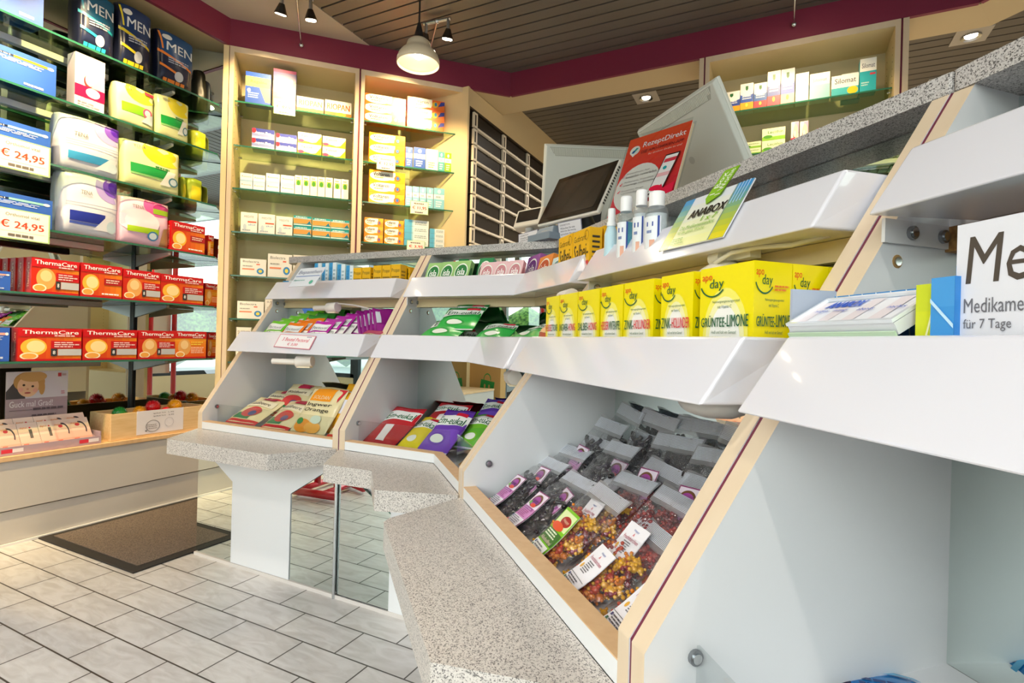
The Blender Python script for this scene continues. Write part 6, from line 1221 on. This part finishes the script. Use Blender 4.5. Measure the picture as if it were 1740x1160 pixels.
# monitors seen from behind
def monitor(M, w, h, label, stand_to):
    r = empty('monitor', M, label, 'monitor'); c = P('#cfd3cd', .38, name='monitor_shell')
    m = MB(); m.box(0, .018, 0, w, .03, h, P('#dfe2da', .35)); m.hexa([(.008, .004, .008), (w-.008, .004, .008), (w-.001, .018, .001), (.001, .018, .001)], [(.008, .004, h-.008), (w-.008, .004, h-.008), (w-.001, .018, h-.001), (.001, .018, h-.001)], c); m.obj('shell', r, .003, 3)
    m = MB(); m.prism([(.02, h-.012), (w-.02, h-.012), (w-.035, h-.045), (.045, h-.045)], -.0, .001, P('#a9aba2', .6)); m.v = [(x, .0038-z*0.3, y) for x, y, z in m.v]
    n = 62
    for i in range(n): x = .024+(w-.05)*i/n; m.box(x, .0022, h-.043+(.012 if i < 3 or i > n-4 else 0), x+.0022, .0036, h-.014, P('#dcded4', .5))
    m.obj('vent_grille', r)
    m = MB(); m.cyl((w*.5, .0045, h*.42), (w*.5, .0035, h*.42), .012, P('#b9bdb8', .45), 20); m.obj('badge', r)
    m = MB(); m.box(w*.38, .0025, -.0, w*.62, .004, h*.16, P('#1a1a1c', .6)); m.box(w*.40, -.004, .01, w*.5, .003, h*.1, P('#1f3f9a', .5)); m.obj('socket_bay', r)
    m = MB(); a = M @ Vector((w*.5, .03, h*.2)); b2 = Vector(stand_to); m.cyl(a, (b2.x, b2.y, ZW+.012), .018, P('#c9ccc6', .4), 16, .026); m.cyl((b2.x, b2.y, ZW), (b2.x, b2.y, ZW+.012), .1, P('#c9ccc6', .4), 28, .09); part(m, 'stand', r)
    m = MB(); m.box(.01, .0302, .01, w-.01, .0312, h-.01, P('#101214', .1)); m.obj('screen', r)
    return r
MA = rectM(-.353, 1.937, 1.272, -.787, -.526); monitor(MA, .40, .30, 'pale grey monitor seen from behind, tipped forward beside the red poster', (MA @ Vector((.2, .10, 0)))[:])
MB_ = rectM(-.885, 2.03, 1.30, .50, -.30); monitor(MB_, .40, .30, 'pale grey monitor seen from behind, upright at the left behind the till screen', (MB_ @ Vector((.2, .10, 0)))[:])
m = MB(); m.tube([MA @ Vector((.16, -.0, .02)), MA @ Vector((.10, -.03, -.03)), MA @ Vector((.06, -.01, -.09)), (MA @ Vector((.04, .02, 0))).xy.to_3d()+Vector((0, 0, ZW+.005))], .003, P('#141416', .5)); tag(m.obj('monitor_cable'), 'black cable hanging from the tipped monitor to the worktop', 'cable')
hm = MB(); hm.box(-.012, -.008, 0, .012, .008, .05, P('#d8d4cc', .4)); hm.box(-.005, -.0085, .028, .005, -.0078, .034, P('#333333', .5))
p_ = F3.w(.06, .66, ZW); tag(hm.obj('cordless_handset', bevel=.004, M=Matrix.Translation(p_) @ Matrix.Rotation(rad(-30), 4, 'Z') @ Matrix.Rotation(rad(14), 4, 'Y')), 'small cream handset standing between the red poster and the tipped monitor', 'handset')
# ================================================================== base cabinet goods at left
ZBT = .3302
bx = empty('wooden_box', FL.w(1.298, .012, ZBT), 'open pine box of spiky balls with a white paper sign on the left base cabinet', 'wooden box'); bx.rotation_euler = (0, 0, FL.ang)
bw, bd, bh = .43, .165, .115
m = MB(); t_ = .007
m.box(0, 0, 0, bw, bd, t_, M_PINE); 
m.box(0, 0, t_, bw, t_, bh, M_PINE); m.box(0, bd-t_, t_, bw, bd, bh, M_PINE); m.box(0, t_, t_, t_, bd-t_, bh, M_PINE); m.box(bw-t_, t_, t_, bw, bd-t_, bh, M_PINE); m.obj('box_body', bx, .001)
u0 = FL.uz(.012, 232, 720)[0]-1.298; u1 = FL.uz(.012, 311, 720)[0]-1.298
m = MB(); m.box(u0, -.001, .012, u1, -.0002, bh+.002, P('#e9e4ea', .5)); art(m, lambda u, v, o: (u0+u*(u1-u0), -.001-o, .012+v*(bh-.01)), [('t', .34, .82, .6, .88, 'Igelball 7cm', '#5a565c'), ('t', .66, .82, .78, .88, '1,95', '#5a565c'), ('t', .34, .70, .6, .76, 'Igelball 9cm', '#5a565c'), ('t', .66, .70, .78, .76, '2,95', '#5a565c'), ('a', .33, .32, .15, .26, 0, 360, .1, '#8a868c'), ('a', .68, .42, .10, .2, 0, 360, .08, '#c0bcc4'), ('l', .2, .2, .44, .4, 3, '#a8a4aa'), ('e', .19, .14, .02, .03, '#6a666c')]); m.obj('paper_sign', bx)
def spiky(c, r, col, label):
    m = MB(); mt_ = P(col, .3, coat=.3); m.ball((0, 0, 0), r, mt_, 3); n = 170; ga = PI*(3-5**.5)
    for i in range(n):
        z = 1-2*(i+.5)/n; q = math.sqrt(1-z*z); a = ga*i; d = Vector((q*math.cos(a), q*math.sin(a), z)); b1 = d.orthogonal().normalized()*r*.055; b2 = d.cross(b1)
        m.add([d*r*.98+b1, d*r*.98-b1*.5+b2*.87, d*r*.98-b1*.5-b2*.87, d*r*1.2], [(0, 1, 3), (1, 2, 3), (2, 0, 3)], mt_)
    return tag(m.obj('spiky_ball', M=Matrix.Translation(c)), label, 'ball', 'spiky massage balls in the pine box')
for px, py, d_, zz, r, col, lab in ((203, 703, .085, .437, .027, '#1f8a34', 'green spiky ball at the left in the pine box'), (237, 703, .085, .435, .025, '#f2a516', 'yellow spiky ball between the green and red ones'), (260, 690, .085, .452, .029, '#c9101e', 'large red spiky ball on top in the pine box'),
        (297, 691, .085, .448, .029, '#f2a516', 'large yellow spiky ball right of the large red one'), (282, 700, .05, .428, .022, '#c9101e', 'small red spiky ball low between the two large ones')):
    u, _ = FL.uz(d_, px, py); spiky(FL.w(u, d_, zz), r, col, lab)
for u, col, lab in ((1.37, '#f2a516', 'yellow spiky ball at the bottom left of the pine box'), (1.46, '#1f8a34', 'green spiky ball at the bottom middle of the pine box'), (1.56, '#f2a516', 'yellow spiky ball at the bottom right of the pine box'), (1.645, '#c9101e', 'red spiky ball at the right end of the pine box')):
    spiky(FL.w(u, .095, ZBT+.038), .028, col, lab)
# thermometer display
dv = empty('counter_display', FL.w(.80, .012, ZBT), 'mauve cardboard display with a child photo header on the left base cabinet', 'display'); dv.rotation_euler = (0, 0, FL.ang)
MV = P('#b29aa4', .6, name='mauve_card'); dw = FL.uz(.012, 172, 745)[0]-.80
m = MB(); m.box(0, 0, 0, dw, .003, .032, MV); m.box(0, .003, 0, dw, .15, .003, MV); m.box(dw-.003, .003, .003, dw, .15, .05, MV); m.hexa([(0, .003, .003), (dw-.003, .003, .003), (dw-.003, .15, .003), (0, .15, .003)], [(0, .003, .008), (dw-.003, .003, .008), (dw-.003, .15, .075), (0, .15, .075)], MV)
art(m, fmap(dw, .032), [('r', .30, .3, .37, .75, '#d8384a'), ('r', .37, .3, .44, .75, '#efe6ea'), ('r', .83, .3, .9, .75, '#d8384a'), ('r', .9, .3, .98, .75, '#efe6ea')]); m.obj('tray', dv)
h0 = FL.uz(.165, 10, 660)[0]-.80; h1 = FL.uz(.165, 115, 660)[0]-.80; zt = FL.uz(.165, 112, 629)[1]-ZBT
m = MB(); m.box(h0, .153, 0, h1, .157, zt, MV)
art(m, lambda u, v, o: (h0+u*(h1-h0), .153-o, v*zt), [('r', 0, .64, 1, 1, '#d9d2dc'), ('p', [(0, .64), (.3, .64), (.26, .84), (.12, .86), (.0, .74)], '#4a4448'), ('e', .36, .86, .25, .14, '#c99858'), ('e', .34, .80, .17, .14, '#efc29a'), ('e', .42, .93, .22, .07, '#d0a264'), ('e', .56, .78, .05, .10, '#c99858'), ('e', .27, .82, .022, .014, '#3a2a24'), ('e', .41, .80, .022, .014, '#3a2a24'), ('e', .33, .765, .02, .014, '#d89a7a'), ('e', .33, .715, .05, .012, '#c0605a'), ('e', .22, .76, .04, .03, '#f0b09a'), ('e', .45, .745, .04, .03, '#f0b09a'),
    ('r', .82, .92, .88, .97, '#b82a3a'), ('l', .89, .93, .98, .96, 1, '#b89aa0'), ('l', .88, .68, .96, .72, 2, '#c87a90'), ('t', .05, .53, .74, .61, 'Guck mal Grad!', '#eee6ec', 0, .02), ('r', .05, .485, .4, .49, '#5a4a54'), ('l', .42, .48, .95, .51, 1, '#6a5a64'), ('l', .4, .40, .85, .42, 1, '#6a5a64')], rough=.5); m.obj('header_board', dv)
def D_therm(w, d, h): return carton_mesh('thermometer_pack', w, d, h, '#e4d4cc', [('g', 0, 0, 1, 1, '#c98f80', '#e0c8ba', 4), ('a', .52, .55, .32, .32, -30, 100, .22, '#3a3440'), ('e', .42, .74, .12, .06, '#b02a3a'), ('r', .1, .1, .35, .2, '#d8482a'), ('t', .1, .76, .5, .84, 'digital', '#e08a3a'), ('l', .4, .1, .9, .16, 1, '#c8948c')], top=[('r', 0, 0, 1, 1, '#d8901e')])
def D_therm2(w, d, h): return carton_mesh('thermometer_pack', w, d, h, '#eadcd4', [('g', 0, 0, 1, 1, '#cc9a8c', '#e2cdc0', 4), ('r', .52, .4, .68, .74, '#55504c'), ('e', .6, .8, .05, .03, '#c8303a'), ('r', .1, .1, .35, .2, '#d8482a'), ('t', .1, .76, .45, .84, 'digital', '#e08a3a'), ('l', .4, .1, .9, .16, 1, '#c8948c')], top=[('r', 0, 0, 1, 1, '#c8a01e')])
for i, (x0, x1, des, nm_) in enumerate(((-38, -4, D_therm2, 'out at the left edge'), (0, 35, D_therm, 'with a dark curved device at the left'), (36, 70, D_therm2, 'left of the two narrow ones'), (71, 101, D_therm2, 'middle, right of the narrow one'), (95, 126, D_therm, 'second from the right end'), (122, 156, D_therm, 'rightmost, with a dark curved device'))):
    u0, _ = FL.uz(.04, x0, 725); u1, _ = FL.uz(.04, x1, 725)
    for k in range(1):
        carton(des, u1-u0, .02, .112, place(FL, u0, .008+.012, ZBT+.013, lean=34), 'thermometer_pack', 'pale thermometer pack in the mauve display, '+nm_, 'carton', 'thermometer packs')
        carton(des, u1-u0, .02, .112, place(FL, u0+.002, .008+.046, ZBT+.03, lean=34), 'thermometer_pack', 'pale thermometer pack in the display rear row, '+nm_, 'carton', 'thermometer packs')
# white tube behind the display
m = MB(); m.lathe([(.0001, 0), (.014, 0), (.014, .06), (.011, .062), (.011, .085), (.0001, .086)], P('#eceaf0', .35), 20); u, _ = FL.uz(.24, 118, 690); tag(m.obj('white_tube', M=Matrix.Translation(FL.w(u, .24, ZBT))), 'small white capped tube between the mauve display and the mirror', 'tube')
# ================================================================== things only the mirrors show
rk = empty('leaflet_rack', (-2.0, .42, 0), 'red tubular floor rack of posters near the left wall, seen only in mirrors', 'rack'); RT = P('#c2182a', .35, coat=.4)
m = MB(); m.tube([(-.14, .15, .03), (.12, .12, .03)], .019, RT, 14); m.tube([(-.17, -.16, .03), (.12, -.06, .03)], .019, RT, 14); m.tube([(-.13, .14, .03), (-.15, -.15, .03)], .015, RT, 12); m.tube([(.02, .13, .03), (.01, -.09, .03)], .015, RT, 12); m.obj('base_frame', rk)
m = MB(); m.tube([(-.14, .0, .03), (-.14, -.02, 1.55)], .017, RT, 14); m.tube([(.015, .02, .03), (.02, .0, 1.55)], .017, RT, 14); m.tube([(-.14, -.02, 1.55), (.02, .0, 1.55)], .017, RT, 12); m.obj('uprights', rk)
m = MB(); m.box(-.13, -.03, .5, .01, -.022, 1.4, P('#e9e6e2', .5)); art(m, lambda u, v, o: (-.13+u*.14, -.03-o, .5+.9*v), [('r', 0, .1, 1, .3, '#2f8a4a'), ('e', .6, .6, .2, .06, '#d84a6a'), ('l', .1, .7, .9, .9, 4, '#b03a4a')]); m.obj('poster_board', rk)
pb = empty('paper_bag', (-2.86, -1.72, 0), 'brown paper bag with a green smiling face print by the shop window', 'paper bag')
m = MB(); m.box(0, 0, .0, .36, .12, .62, P('#c79a5c', .7)); m.obj('bag_body', pb)
m = MB(); art(m, lambda u, v, o: (.36-u*.36, .1202+o, v*.62), [('q', [(.25, .36), (.68, .40), (.62, .66), (.18, .62)], '#1f8a3c'), ('a', .42, .66, .12, .1, -10, 190, .2, '#1f8a3c'), ('e', .36, .54, .03, .035, '#c79a5c'), ('e', .50, .55, .03, .035, '#c79a5c'), ('a', .43, .49, .15, .09, 190, 350, .5, '#c79a5c')]); m.obj('printed_logo', pb)
